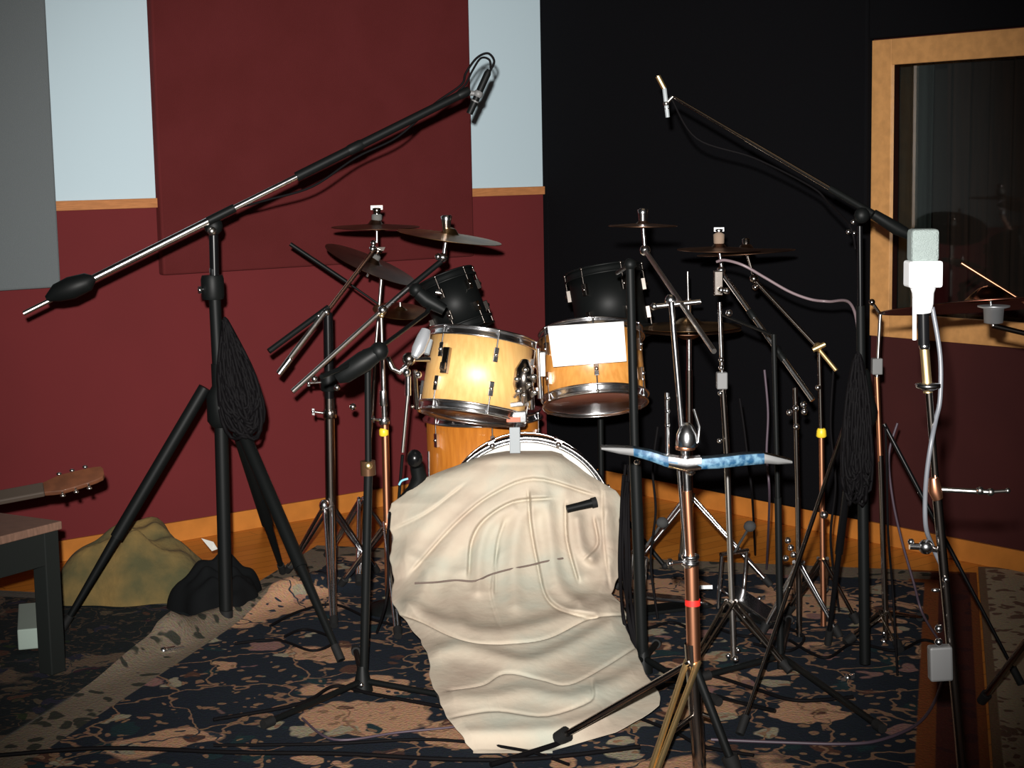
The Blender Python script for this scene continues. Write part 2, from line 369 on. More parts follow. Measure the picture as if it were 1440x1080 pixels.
# acoustic panels
def panel(side, s0, s1, z0, z1, th_, m, label):
    o = wallbox('acoustic_panel', side, s0, s1, z0, z1, 0.001, th_, m, None, .008); return tag(o, label, 'acoustic panel')
panel('L', g1-1.6, g1, 1.03, CEIL-.01, .045, GREYF, 'grey fabric acoustic panel hung at the far left of the wall')
panel('L', g2, g3, 1.05, CEIL-.01, .045, MAROONF, 'broad maroon fabric acoustic panel between the two white wall strips')
sR = lambda x, y: hit('R', x, y)[0]
panel('L', g4, SC_L-.046, .085, CEIL-.01, .045, BLACKF, 'black fabric acoustic panel right of the second white wall strip, reaching down to the baseboard')
panel('R', sw0+.003, SC_R-.001, .085, CEIL-.01, .045, BLACKF, 'black fabric acoustic panel from the room corner behind the cymbals, reaching down to the baseboard')
panel('R', sw1-.3, sw0-.002, wz1+.004, CEIL-.01, .045, BLACKF, 'black fabric acoustic panel above the window frame')

# ------------------------------------------------------------------ rugs
def rug(name, c, ang, hx, hy, m, label, z=0.0, thick=.010, ridges=(), nx=90, ny=90, clip=False):
    ca, sa = math.cos(ang), math.sin(ang); G = []; 
    vs = []; 
    for i in range(nx+1):
        row = []
        for j in range(ny+1):
            u = -hx+2*hx*i/nx; v = -hy+2*hy*j/ny; wx = c[0]+u*ca-v*sa; wy = c[1]+u*sa+v*ca
            h = thick
            for (x0, y0, x1, y1, w, a) in ridges:
                dx, dy = x1-x0, y1-y0; t = max(0, min(1, ((wx-x0)*dx+(wy-y0)*dy)/(dx*dx+dy*dy)))
                d = math.hypot(wx-x0-dx*t, wy-y0-dy*t+.03*math.sin(wx*9)); h += a*math.exp(-(d/w)**2)
            
            if clip:
                ex = (dirL.x*wx+dirL.y*wy)-(-DR-.02)
                if ex > 0: u -= ex*(dirL.x*ca+dirL.y*sa); v -= ex*(-dirL.x*sa+dirL.y*ca)
            row.append(Vector((u, v, h)))
        G.append(row)
    b = MB().grid(G)
    # underside and rim
    G2 = [[Vector((p.x, p.y, 0)) for p in row] for row in G]
    b.grid([r[::-1] for r in G2])
    for e, e2 in ((G[0], G2[0]), ([r[-1] for r in G], [r[-1] for r in G2]), (G[-1][::-1], G2[-1][::-1]), ([r[0] for r in G][::-1], [r[0] for r in G2][::-1])):
        b.grid([e, e2])
    me = bpy.data.meshes.new(name); me.from_pydata([tuple(v) for v in b.v], [], b.f); me.materials.append(m)
    for p in me.polygons: p.use_smooth = True
    o = bpy.data.objects.new(name, me); col.objects.link(o); o.location = (c[0], c[1], z); o.rotation_euler = (0, 0, ang)
    return tag(o, label, 'rug')
A = Z(1378, 880); B = Z(1392, 1080)
ra = math.atan2(A.x-B.x, A.y-B.y); rang = -ra          # rug y axis direction
ux = Vector((math.cos(rang), math.sin(rang), 0)); uy = Vector((-math.sin(rang), math.cos(rang), 0))
edge_x = A.dot(ux); rear = Z(1300, 806).dot(uy)
HX, HY = 1.22, 1.9
cc = ux*(edge_x-HX) + uy*(rear-HY)
rd = [Z(90, 965), Z(240, 905), Z(330, 868), Z(450, 825)]
ridges = [(rd[0].x, rd[0].y, rd[1].x, rd[1].y, .06, .045), (rd[1].x, rd[1].y, rd[3].x, rd[3].y, .05, .05),
          (Z(150, 905).x, Z(150, 905).y, Z(330, 850).x, Z(330, 850).y, .035, .03), (Z(390, 850).x, Z(390, 850).y, Z(520, 815).x, Z(520, 815).y, .035, .03)]
navy = (.014, .020, .030); peach = (.50, .28, .165); cream = (.34, .29, .20); pink = (.28, .15, .13); brown = (.10, .045, .03); teal = (.014, .035, .04)
def _med(px, py, rx, ry):       # flower medallions woven into the rug (rug coordinates; .065 = mean pattern warp)
    g_ = Z(px, py)-cc; return (g_.dot(ux)*.87+.065, g_.dot(uy)*.87+.065, rx*.87, ry*.87)
MEDS = [_med(520, 1012, .17, .14), _med(640, 1035, .10, .10), _med(455, 925, .13, .07), _med(1135, 1008, .085, .09), _med(985, 1000, .10, .11), _med(1175, 850, .17, .10), _med(1010, 960, .09, .06), _med(1060, 845, .08, .07)]
RUG1 = rug_mat('navy_persian_rug_wool', navy, peach, [cream, pink, brown, teal, peach], (.075, .016, .011), 0, 0, HX, HY, .15, 1.0, meds=MEDS, left=((.20, .155, .11), (.04, .04, .03)), b1=(.05, .012, .012), b2=(.22, .06, .015))
rug('persian_rug', (cc.x, cc.y), rang, HX, HY, RUG1, 'navy persian rug with peach and cream flowers under the whole drum kit', 0, .010, ridges)
c3 = Z(-10, 832); c3 = Vector((c3.x, c3.y, 0)); LX = edge_x-2*HX
rc = ux*(LX-.55+.06) + uy*(c3.dot(uy)-1.5)
RUG3 = rug_mat('dark_green_blue_rug_wool', (.016, .022, .024), (.16, .11, .075), [(.03, .03, .05), (.05, .02, .03), (.03, .045, .02), brown, (.12, .09, .06)], (.05, .05, .04), 0, 0, .55, 1.5, .05, 1.4, b1=(.12, .11, .09), b2=(.14, .13, .11))
rug('persian_rug', (rc.x, rc.y), rang, .55, 1.5, RUG3, 'dark green-blue patterned rug under the small dark table at left', 0, .006, (), 30, 60)
RUG2 = rug_mat('cream_persian_rug_wool', (.36, .27, .17), (.45, .35, .24), [(.16, .10, .08), brown, (.3, .2, .12), (.1, .06, .09), cream], (.42, .33, .22), 0, 0, .9, 1.7, .2, 1.3, b1=(.18, .10, .07), b2=(.2, .12, .07))
c2 = A + ux*.92 - uy*1.0
rug('persian_rug', (c2.x-.0, c2.y+.05), rang, .9, 1.7, RUG2, 'cream patterned persian rug at the right edge under the window', 0, .008, (), 30, 60, True)

# ------------------------------------------------------------------ blanket on the bass drum
rows = [ # py, left, right, mode(D or z)
 (634, 700, 782, 'D', 5.31), (642, 672, 792, 'D', 5.225), (655, 640, 812, 'D', 5.205), (672, 600, 838, 'D', 5.19), (690, 572, 866, 'D', 5.185), (708, 549, 873, 'D', 5.165),
 (730, 547, 873, 'D', 5.14), (760, 550, 875, 'D', 5.08), (790, 551, 874, 'z', .218), (812, 551, 872, 'z', .197), (835, 552, 858, 'z', .181), (850, 555, 872, 'z', .173),
 (864, 560, 882, 'z', .166), (880, 573, 882, 'z', .159), (900, 594, 886, 'z', .152), (925, 600, 897, 'z', .144), (950, 606, 912, 'z', .134), (972, 612, 925, 'z', .122), (992, 618, 926, 'z', .106),
 (1010, 632, 905, 'z', .086), (1030, 645, 868, 'z', .058), (1045, 652, 812, 'z', .034), (1056, 665, 775, 'z', .016)]
folds = [ # polyline, width px, amplitude m (negative = crease)
 ([(575, 850), (610, 800), (640, 755), (680, 715), (730, 690), (790, 690)], 15, .028), ([(590, 790), (640, 735), (690, 695), (750, 672), (820, 690)], 12, -.022),
 ([(560, 800), (590, 750), (640, 705), (700, 672), (760, 662)], 14, .018), ([(658, 800), (662, 760), (680, 730), (720, 705), (765, 700)], 7, -.03),
 ([(672, 830), (675, 770), (690, 735), (720, 715)], 8, .022), ([(695, 830), (697, 770), (705, 740)], 6, -.018), ([(725, 850), (722, 790), (730, 730), (755, 712)], 11, .025),
 ([(745, 700), (748, 740), (757, 790), (770, 840), (800, 862), (835, 868)], 6, -.034), ([(770, 710), (775, 760), (785, 820), (815, 850)], 9, .026),
 ([(797, 715), (799, 760), (812, 810)], 5, -.036), ([(812, 730), (818, 770), (832, 785)], 8, .03), ([(838, 735), (842, 765), (828, 782)], 5, -.03), ([(855, 720), (862, 780), (845, 830), (815, 845)], 8, .02), ([(848, 690), (850, 760), (858, 820)], 6, -.014),
 ([(562, 866), (590, 876), (630, 896), (665, 908), (720, 908), (770, 900), (830, 872), (880, 868)], 7, -.04), ([(575, 856), (620, 876), (670, 890), (730, 888), (800, 868), (860, 848)], 11, .03),
 ([(600, 925), (640, 915), (690, 925), (740, 935), (790, 918), (850, 885), (885, 870)], 10, .028), ([(640, 972), (680, 965), (710, 950), (760, 958), (800, 965), (850, 940), (905, 905)], 7, -.03),
 ([(620, 985), (680, 985), (740, 975), (800, 985), (860, 965), (915, 930)], 10, .02), ([(640, 1010), (700, 1002), (770, 1008), (830, 990), (835, 970)], 7, -.018), ([(650, 1035), (720, 1030), (790, 1025), (850, 1005)], 9, .014),
 ([(700, 780), (690, 830), (700, 870)], 9, -.012), ([(640, 810), (635, 850), (650, 875)], 12, .015), ([(560, 740), (600, 720), (640, 690)], 10, -.012), ([(555, 770), (600, 800), (590, 850)], 9, .014)]
def interp(py, k):
    for a, b2 in zip(rows, rows[1:]):
        if a[0] <= py <= b2[0]:
            t = (py-a[0])/(b2[0]-a[0]); return a[k]*(1-t)+b2[k]*t
DP = [(634, 5.31), (642, 5.225), (655, 5.205), (690, 5.185), (708, 5.165), (760, 5.105), (812, 5.0), (850, 4.87), (880, 4.73), (925, 4.49), (972, 4.25), (1010, 4.09), (1030, 4.025), (1056, 3.975)]
def prof(py):
    n = len(DP)
    for k in range(n-1):
        if py <= DP[k+1][0] or k == n-2:
            x0, y0 = DP[k]; x1, y1 = DP[k+1]; h = x1-x0; t = max(0, min(1, (py-x0)/h))
            m0 = (y1-DP[k-1][1])/(x1-DP[k-1][0]) if k > 0 else (y1-y0)/h
            m1 = (DP[k+2][1]-y0)/(DP[k+2][0]-x0) if k < n-2 else (y1-y0)/h
            return y0*(2*t**3-3*t*t+1)+m0*h*(t**3-2*t*t+t)+y1*(3*t*t-2*t**3)+m1*h*(t**3-t*t)
def base_pt(px, py):
    p = P(px, py, prof(py)); g_ = Z(px, py, .014)
    return g_ if p.z < .014 else p
def fold(px, py):
    px = np.asarray(px, float); py = np.asarray(py, float); d = np.zeros_like(px)
    for pl, w, a in folds:
        best = np.full_like(px, 1e9); sp = np.zeros_like(px)
        for (x0, y0), (x1, y1) in zip(pl, pl[1:]):
            dx, dy = x1-x0, y1-y0; L2 = dx*dx+dy*dy
            if L2 < 1e-9: continue
            t = np.clip(((px-x0)*dx+(py-y0)*dy)/L2, 0, 1); q = np.hypot(px-x0-dx*t, py-y0-dy*t); m = q < best
            best = np.where(m, q, best); sp = np.where(m, ((px-x0)*dy-(py-y0)*dx)/math.sqrt(L2), sp)
        if a > 0: d += a*1.0*np.exp(-(best/(1.1*w))**2)
        else:
            along = np.maximum(0, best*best-sp*sp); en = np.exp(-along/(2*w*w))
            d += -a*.8*en*(1/(1+np.exp(-np.clip(sp/1.0, -30, 30))))*np.exp(-np.maximum(0, sp)/(2.4*w)) - .45*abs(a)*en*np.exp(-((sp+1.5)/2.4)**2)
    return d
def pdist(x, y, pl):
    best = 1e9; 
    for (x0, y0), (x1, y1) in zip(pl, pl[1:]):
        dx, dy = x1-x0, y1-y0; t = max(0, min(1, ((x-x0)*dx+(y-y0)*dy)/(dx*dx+dy*dy))); best = min(best, math.hypot(x-x0-dx*t, y-y0-dy*t))
    return best
for f in folds: f[0][:] = [(q.x, q.y) for q in smooth_path([Vector((a, b2, 0)) for a, b2 in f[0]], 5)]
for f in folds:
    if f[2] < 0 and sum(q[1] for q in f[0])/len(f[0]) > 860: f[0].reverse()
NR, NC = 280, 220; BG = []
def edges(py): return interp(py, 1)+2.5*math.sin(py*.11)+.6*math.sin(py*.31), interp(py, 2)+2.5*math.sin(py*.09+1)+.6*math.sin(py*.29)
_py = [634+(1056-634)*i/NR for i in range(NR+1)]; _lr = [edges(y) for y in _py]
_js = np.clip(np.arange(-3, NC+4)/NC, 0, 1)
FD = fold(np.array([[l+(r-l)*u for u in _js] for l, r in _lr]), np.array([[y]*len(_js) for y in _py]))
eye = Vector((0, 0, H))
for i in range(NR+1):
    py = _py[i]; l, r = _lr[i]; bw = min(1, max(0, (py-830)/90))
    row = []
    for j in range(-3, NC+4):
        u = min(1, max(0, j/NC)); px = l+(r-l)*u; p = base_pt(px, py)
        e = abs(2*u-1); p = P(px, py, p.y + .07*e**4*(1-bw))
        d = float(FD[i, j+3])
        d += .0025*math.sin(px*.05+py*.03)+.0015*math.sin(px*.031-py*.043)
        fade = min(1, (1-e)*8)
        dirn = (eye-p).normalized()
        dirn = (dirn+ZV*.6*bw).normalized(); d *= 1-.25*bw
        p = p + dirn*d*(.35+.65*fade)
        if j < 0 or j > NC:
            k = -j if j < 0 else j-NC
            p = p + (p-eye).normalized()*(.05*k)
        p.z = max(p.z, .014)
        row.append(p)
    BG.append(row)
b = MB().grid(BG)
# front lip down to the rug
b.grid([BG[-1], [Vector((p.x, p.y-.01, .012)) for p in BG[-1]]])
blanket = b.build('blanket', CLOTH); tag(blanket, 'large cream blanket draped over the bass drum and trailing on the rug', 'blanket')
def bl(px, py, out=.012):     # a point just in front of the blanket surface
    p = base_pt(px, py); d = float(fold(px, py))
    return p + (eye-p).normalized()*(max(d, 0)+out)
MB().path(smooth_path([bl(x, y, .006) for x, y in [(583, 820), (610, 819), (640, 816), (668, 817), (690, 808), (715, 801), (745, 795), (765, 790), (792, 785)]], 6), .0028, 6).build('seam', mat('brown_seam', (.12, .085, .07), .8), blanket, label='dark brown seam line')

# ------------------------------------------------------------------ drums
def drum(name, c, ax, r, h, shellm, label, nl=6, hoopm=CHROME, headm=HEAD, ph=0.0, lugm=CHROME, root=None, hr=.009, headb=None, lugs='split'):
    a, u, w = frame(ax); c = Vector(c)
    t = thing(name, c-a*h/2 if root is None else root, label, 'drum')
    MB().lathe(c-a*h/2, a, [(0, r-.006), (0, r), (h, r), (h, r-.006), (0, r-.006)], 64, False).build('shell', shellm, t)
    for s in (-1, 1):
        o = c+a*s*h/2
        hm = headb if (s < 0 and headb) else headm
        MB().lathe(o+a*s*.002, a*s, [(0, r+.002), (.004, r), (.005, 0)], 48).build('head', hm, t)
        q = MB().ring(o-a*s*.010, a, r+hr+.001, .0038, 64, 8).ring(o+a*s*.016, a, r+.006, .0035, 64, 8)
        q.lathe(o-a*s*.010, a*s, [(0, r+hr), (.013, r+.004), (.026, r+.004), (.026, r+.0015), (.012, r+.0015), (0, r+.004), (0, r+hr)], 64, False)
        q.build('hoop', hoopm, t)
    for k in range(nl):
        an = ph+2*PI*k/nl; d = u*math.cos(an)+w*math.sin(an)
        L_ = min(.05, h*.2)
        for s in ((-1, 1) if lugs == 'split' else (0,)):
            base = c + a*s*(h/2-L_*1.35) + d*(r+.007)
            m = MB().box(base, (a, a.cross(d), d), (L_/2, .008, .008)).ball(base+d*.006, .008, n=10)
            lg = m.build('lug', lugm, t, .002)
            e = c+a*(s if s else 1)*(h/2+.014)+d*(r+.011)
            MB().tube(base+d*.004, e, .0028, n=8).ball(e, .0055, n=8).build('tension_rod', lugm, lg)
    return t
def axis(back, rollr, base=Vector((0, 0, 1))):    # back = tilt of the top away from the camera, rollr = lean to the right
    v = Vector((math.sin(rollr), math.sin(back), math.cos(back)*math.cos(rollr))); return v.normalized()
R_ = math.radians
TL = P(671, 530, 5.37); aTL = axis(R_(15), R_(9))
lt = drum('rack_tom', TL, aTL, .168, .235, MAPLEL, 'honey maple rack tom tilted to the right, left of the white paper sheet', 6, ph=R_(18))
TR = P(834, 518, 5.46); aTR = axis(R_(22), R_(-2))
rt = drum('rack_tom', TR, aTR, .166, .215, MAPLE, 'honey maple rack tom with the white paper sheet on its front', 6, ph=R_(25))
# badge / mount plates on the left tom
a_, u_, w_ = frame(aTL)
def on_shell(T, a, r, px, py, D0):
    p = P(px, py, D0); q = p-T; ha = q.dot(a); rad = (q-a*ha).normalized(); return T+a*ha+rad*r, rad, ha
for (px, py, hh, hw, mm, nm) in ((616, 503, .042, .012, DCHROME, 'mount_bracket'),):
    p, d, _ = on_shell(TL, aTL, .172, px, py, 5.2)
    q = MB().box(p+d*.008, (aTL, aTL.cross(d), d), (hh, hw, .008)).box(p+d*.018-aTL*.02, (aTL, aTL.cross(d), d), (.012, .010, .006)); q.build(nm, mm, lt, .002)
p, d, _ = on_shell(TL, aTL, .169, 641, 490, 5.2)
# bass drum
BC = P(741, 748, 5.31); BC.z = .292; BD_D = .31
aB = Vector((.0, 1, -.10)); aB.normalize()
bd = drum('bass_drum', BC+aB*BD_D/2, aB, .266, BD_D, MAPLE2, 'orange maple bass drum mostly hidden under the cream blanket', 8, ph=R_(22.5), headm=WHEAD, root=Vector((BC.x, BC.y+.15, 0)), hr=.010)
MB().lathe(BC-aB*.03, aB, [(0, .266), (0, .288), (.038, .288), (.038, .266), (0, .266)], 72, False).build('wooden_hoop', BLACKS, bd)
MB().ring(BC-aB*.03, aB, .281, .0040, 80).ring(BC-aB*.031, aB, .270, .0045, 80).build('hoop_trim', CHROME, bd, label='bright chrome edging of the front hoop')
for k in range(8):
    an = R_(22.5)+2*PI*k/8; d = (Vector((1, 0, 0))*math.cos(an)+Vector((1, 0, 0)).cross(aB)*-math.sin(an))
    MB().box(BC-aB*.012+d*.289, (d, aB, aB.cross(d)), (.006, .026, .011)).ball(BC-aB*.036+d*.278, .010).build('claw', CHROME, bd, .002)
for s in (-1, 1):
    p0 = BC+aB*.12+Vector((s*.24, 0, -.09)); MB().tube(p0, Vector((p0.x+s*.10, p0.y-.10, .02)), .007).build('spur', CHROME, bd)
# tom mount (part of bass drum)
mb = MB(); p0 = BC+Vector((-.035, .10, .27)); mp = P(735, 560, 5.40)
mb.tube(p0, mp, .012).box(P(727, 585, 5.25), ((1, 0, 0), (0, 1, 0), ZV), (.030, .022, .018)).box(P(722, 568, 5.25), ((1, 0, .1), (0, 1, 0), ZV), (.034, .02, .008))
mb.build('tom_mount', CHROME, bd, .003)
mb = MB().box(P(724, 619, 5.262), ((1, 0, 0), (0, 1, 0), ZV), (.017, .004, .042)); mb.build('mount_plate', GREYB, bd, .002, 'flat grey mounting plate above the hoop')
mb = MB().box(P(722, 590, 5.215), ((1, 0, 0), (0, 1, 0), ZV), (.022, .003, .008)); mb.build('mount_badge', mat('brick_red_enamel', (.42, .10, .04), .4), bd, .001)
# tom holder cluster between the toms
MB().path([P(738, 508, 5.22), P(737, 520, 5.2), P(736, 540, 5.2), P(738, 560, 5.22)], [.014, .030, .034, .024], 14).build('tom_holder_joint', DCHROME, bd)
for (px, py, D, r_) in ((739, 520, 5.17, .009), (727, 533, 5.165, .008), (750, 530, 5.17, .010), (744, 541, 5.16, .008), (729, 550, 5.17, .009), (752, 552, 5.18, .009), (737, 556, 5.17, .007)):
    MB().ball(P(px, py, D), r_, (1.3, .8, .9)).tube(P(px, py, D), P(px+random.uniform(-6, 6), py+random.uniform(5, 10), D+.03), .006).build('tom_holder_bolt', STEEL, bd)
MB().box(P(763, 512, 5.25), ((1, 0, 0), (0, 1, 0), ZV), (.010, .010, .040)).build('tom_holder_lug', STEEL, bd, .003)
MB().tube(P(757, 490, 5.3), P(760, 560, 5.3), .009).tube(P(745, 515, 5.28), P(748, 575, 5.3), .010).tube(P(757, 548, 5.3), P(735, 552, 5.4), .009).build('tom_holder', CHROME, bd)
# floor tom behind
FT = P(680, 660, 5.98); FT.z = .36
ft = drum('floor_tom', FT, ZV, .203, .38, MAPLE2, 'orange maple floor tom standing behind the left rack tom and bass drum', 6, ph=R_(40), root=Vector((FT.x, FT.y, 0)))
for k in range(3):
    an = R_(210+120*k); d = Vector((math.cos(an), math.sin(an), 0)); p0 = FT+d*.222
    lg = MB().path([p0+ZV*.08, Vector((p0.x, p0.y, .10)), Vector((p0.x+d.x*.03, p0.y+d.y*.03, .02))], .005).build('leg', CHROME, ft)
    MB().ball(Vector((p0.x+d.x*.03, p0.y+d.y*.03, .024)), .012).build('rubber_foot', RUBBER, lg)
# black toms at the rear
def post_stand(label, x, y, ztop, to, group=None, m=BLACKM):
    t = thing('tom_stand', (x, y, 0), label, 'stand')
    MB().tube((x, y, .05), (x, y, ztop), .011).build('pole', m, t)
    MB().tube((x, y, ztop), to, .009).ball((x, y, ztop), .018).build('arm', m, t)
    for k in range(3):
        an = R_(90+120*k); lg = MB().tube((x, y, .28), (x+.25*math.cos(an), y+.25*math.sin(an), .022), .008).build('leg', m, t)
        MB().ball((x+.25*math.cos(an), y+.25*math.sin(an), .024), .013).build('rubber_foot', RUBBER, lg)
    return t
BT1 = P(640, 428, 5.66); aBT1 = axis(R_(10), R_(-20))
drum('rack_tom', BT1, aBT1, .092, .17, BLACKM, 'black rack tom behind and above the left maple rack tom', 6, hoopm=BLACKM, headm=BLACKM, ph=.2, lugm=DCHROME)
BT2 = P(856, 428, 5.68); aBT2 = axis(R_(12), R_(-8))
drum('rack_tom', BT2, aBT2, .122, .21, BLACKM, 'black rack tom behind and above the white paper sheet', 6, hoopm=BLACKM, headm=BLACKM, ph=.35, lugm=DCHROME)
post_stand('black stand holding the left black rack tom', BT1.x, 5.72+.17, .85, BT1-aBT1*.03+Vector((0, .095, 0)))
post_stand('black stand holding the right black rack tom', BT2.x-.02, 5.72+.2, .85, BT2+Vector((0, .13, -.03)))
# paper
pts = [P(770, 459, 5.315), P(877, 452, 5.315), P(881, 508, 5.235), P(778, 516, 5.235)]
b = MB(); 
off = Vector((0, .0015, 0)); b.add(pts+[q+off for q in pts], [(0, 1, 2, 3), (7, 6, 5, 4), (0, 4, 5, 1), (1, 5, 6, 2), (2, 6, 7, 3), (3, 7, 4, 0)], False)
tag(b.build('paper_sheet', PAPER), 'blank white sheet of paper fixed on the front of the right maple tom', 'paper')

# ------------------------------------------------------------------ stand parts
def feet(t, hub, fts, r=.009, m=BLACKM, foot=RUBBER, pair=False, fr=.014):
    for f in fts:
        f = Vector(f); f.z = .012+fr
        if pair:
            d = (f-hub).normalized(); s = d.cross(ZV).normalized()*.014
            lb = MB().path([hub+s, f+s*.3], r*.75, 8).path([hub-s, f-s*.3], r*.75, 8)
        else: lb = MB().tube(hub, f, r)
        lg = lb.build('leg', m, t)
        d = (f-hub).normalized()
        MB().tube(f-d*.03, f+d*.004, fr, fr*.9).build('rubber_foot', foot, lg)
def collar(t, a, p, r, h, m=CHROME, nut=None, name='clutch'):
    a = Vector(a).normalized(); q = MB().lathe(Vector(p)-a*h/2, a, [(0, r*.9), (h*.15, r), (h*.85, r), (h, r*.9)], 20)
    c = q.build(name, m, t)
    if nut is not None:
        n = Vector(nut); e = Vector(p)+n
        MB().tube(p, e, .0045, n=8).box(e, (n.normalized(), ZV, n.normalized().cross(ZV)), (.004, .011, .0045)).ball(e, .007).build('wing_nut', CHROME, c)
    return c
def cymbal(c, ax, r, label, m=CYM, group=None, bell=.16):
    a, u, w = frame(ax); prof = []
    for k in range(15):
        t = k/14; rr = r*(1-t)+.006*t; x = rr/r
        z = .035*r*(1-x)*2.2 + (.16*r*math.sqrt(max(0, 1-(x/bell)**2))*.7 if x < bell else 0); prof.append((z, rr))
    prof2 = [(z-.002, rr) for z, rr in prof][::-1]
    o = MB().lathe(c, a, prof+prof2+[prof[0]], 56, False).build('cymbal', m); return tag(o, label, 'cymbal', group)
def tilter(t, tip, ax, m=CHROME, top=.055, felt=FELT, topm=CHROME, below=.07):
    """rod, felt and wing nut that carry a cymbal whose centre is tip"""
    a = Vector(ax).normalized(); tip = Vector(tip)
    MB().tube(tip-a*below, tip+a*top*.95, .005).build('cymbal_rod', m, t)
    MB().lathe(tip+a*.014, a, [(0, .015), (.004, .018), (.018, .018), (.022, .014)], 16).build('felt', felt, t)
    MB().lathe(tip+a*.038, a, [(0, .009), (.004, .013), (.018, .016), (.02, .008)], 14).box(tip+a*(.038+.02), (Vector((1, 0, 0)), Vector((0, 1, 0)), a), (.02, .004, .007)).build('wing_nut', topm, t)
    MB().lathe(tip-a*.022, a, [(0, .007), (.004, .014), (.012, .016), (.016, .014)], 16).build('seat', m, t)
def legs_at(px_base, D=None): pass

# 1 left boom microphone stand -------------------------------------------------
D1 = 5.22
gb = P(318, 862, D1); top = P(300, 312, D1)
t = thing('boom_microphone_stand', (gb.x, gb.y, 0), 'tall black boom stand at left, its long boom reaching to the middle white wall strip', 'microphone stand')
MB().tube((gb.x, gb.y, .05), P(310, 560, D1), .022).build('lower_tube', BLACKM, t)
MB().tube(P(311, 600, D1), P(301, 400, D1), .019).build('middle_tube', BLACKM, t)
MB().tube(P(303, 440, D1), top, .015).build('upper_tube', BLACKS, t)
hub = P(312, 545, D1)
fL, fR, fB = Z(88, 893), Z(480, 938), Z(398, 812)
for f, hp in ((fL, P(288, 545, D1)), (fR, P(338, 600, D1-.02)), (fB, P(336, 610, D1+.03))):
    f = Vector((f.x, f.y, .02)); mid = hp*.38+f*.62
    lg = MB().path([hp, mid], .0205).path([mid, f], [.0155, .009]).build('leg', BLACKM, t)
    MB().tube(f+(mid-f).normalized()*.05, f, .013).build('rubber_foot', RUBBER, lg)
MB().lathe(P(312, 600, D1), ZV, [(0, .03), (.02, .045), (.10, .045), (.13, .026), (.2, .026)], 20).build('leg_housing', BLACKM, t)
q = MB()
for f in (fL, fR, fB):
    hp = P(312, 690, D1); ff = Vector((f.x, f.y, .02)); q.tube(hp, Vector((gb.x, gb.y, 0))*.5+ff*.5+ZV*.13*1, .006)
collar(t, ZV, P(299, 404, D1), .036, .075, BLACKM, Vector((-.035, -.03, -.005)))
collar(t, ZV, P(301, 383, D1), .0145, .03, CHROME)
q = MB().ball(P(300, 318, D1), .030, (1, .8, 1)).build('swivel_joint', BLACKM, t)
MB().ball(P(298, 325, D1-.035), .014).build('swivel_knob', STEEL, t)
e0, e1 = P(33, 441, 5.02), P(658, 128, 5.42); dv = e1-e0
pv = P(300, 305, D1)
def pt(k): return e0+dv*k
MB().tube(e0, pt(.13), .0075).build('boom_rear_rod', STEEL, t)
MB().tube(pt(.12), pt(.40), .012).build('boom_tube', CHROME, t, label='chrome rear half of the boom')
MB().tube(pt(.40), pt(.46), .0135).build('boom_sleeve', BLACKM, t)
MB().tube(pt(.46), pt(.60), .0095).build('boom_tube', CHROME, t, label='chrome length of the boom in front of the joint')
MB().tube(pt(.60), pt(1.0), .0155, .013).build('boom_front_rod', BLACKM, t, label='black front half of the boom')
MB().path([P(66, 420, 5.04), P(80, 412, 5.04), P(100, 405, 5.04), P(124, 396, 5.04), P(132, 391, 5.04)], [.010, .028, .035, .028, .010], 16).build('counterweight', BLACKM, t)
MB().tube(P(318, 858, D1), P(318, 880, D1), .022).build('pole_end', RUBBER, t)
collar(t, dv, pt(.735), .017, .05, BLACKM); collar(t, dv, pt(.99), .015, .04, BLACKM)
# its microphone
def pencil_mic(a, b2, r, m, label, clipto=None, mtip=None):
    a, b2 = Vector(a), Vector(b2); t = thing('microphone', (a+b2)/2, label, 'microphone'); d = (b2-a)
    MB().path([a, a+d*.08, a+d*.68, b2], [r*.6, r, r, r*.95], 14).build('body', m, t)
    MB().tube(a+d*.7, a+d*.73, r*1.08).build('capsule_ring', mtip or m, t)
    if clipto is not None: MB().tube((a+b2)/2+d*.05, clipto, r*.75).ball((a+b2)/2+d*.05, r*1.35).build('clip', mtip or m, t)
    return t
Dm = 5.42
pencil_mic(P(688, 98, Dm), P(660, 160, Dm), .0115, BLACKM, 'black pencil microphone on the boom end in front of the white wall strip', P(655, 130, Dm), GREYM)
c = MB().path(smooth_path([P(689, 100, Dm), P(695, 86, Dm), P(686, 75, Dm), P(670, 82, Dm), P(655, 103, Dm), P(648, 120, Dm+.01), P(610, 147, Dm), P(560, 192, Dm-.03), P(500, 222, Dm-.06), P(440, 262, Dm-.1), P(380, 280, Dm-.13), P(335, 292, Dm-.16)], 6), .0038, 8).path(smooth_path([P(690, 96, Dm), P(688, 84, Dm), P(676, 82, Dm), P(664, 100, Dm), P(655, 118, Dm), P(645, 128, Dm)], 6), .0035, 8)
tag(c.build('microphone_cable', CABLE), 'black cable looping over the left overhead microphone and along its boom', 'cable')
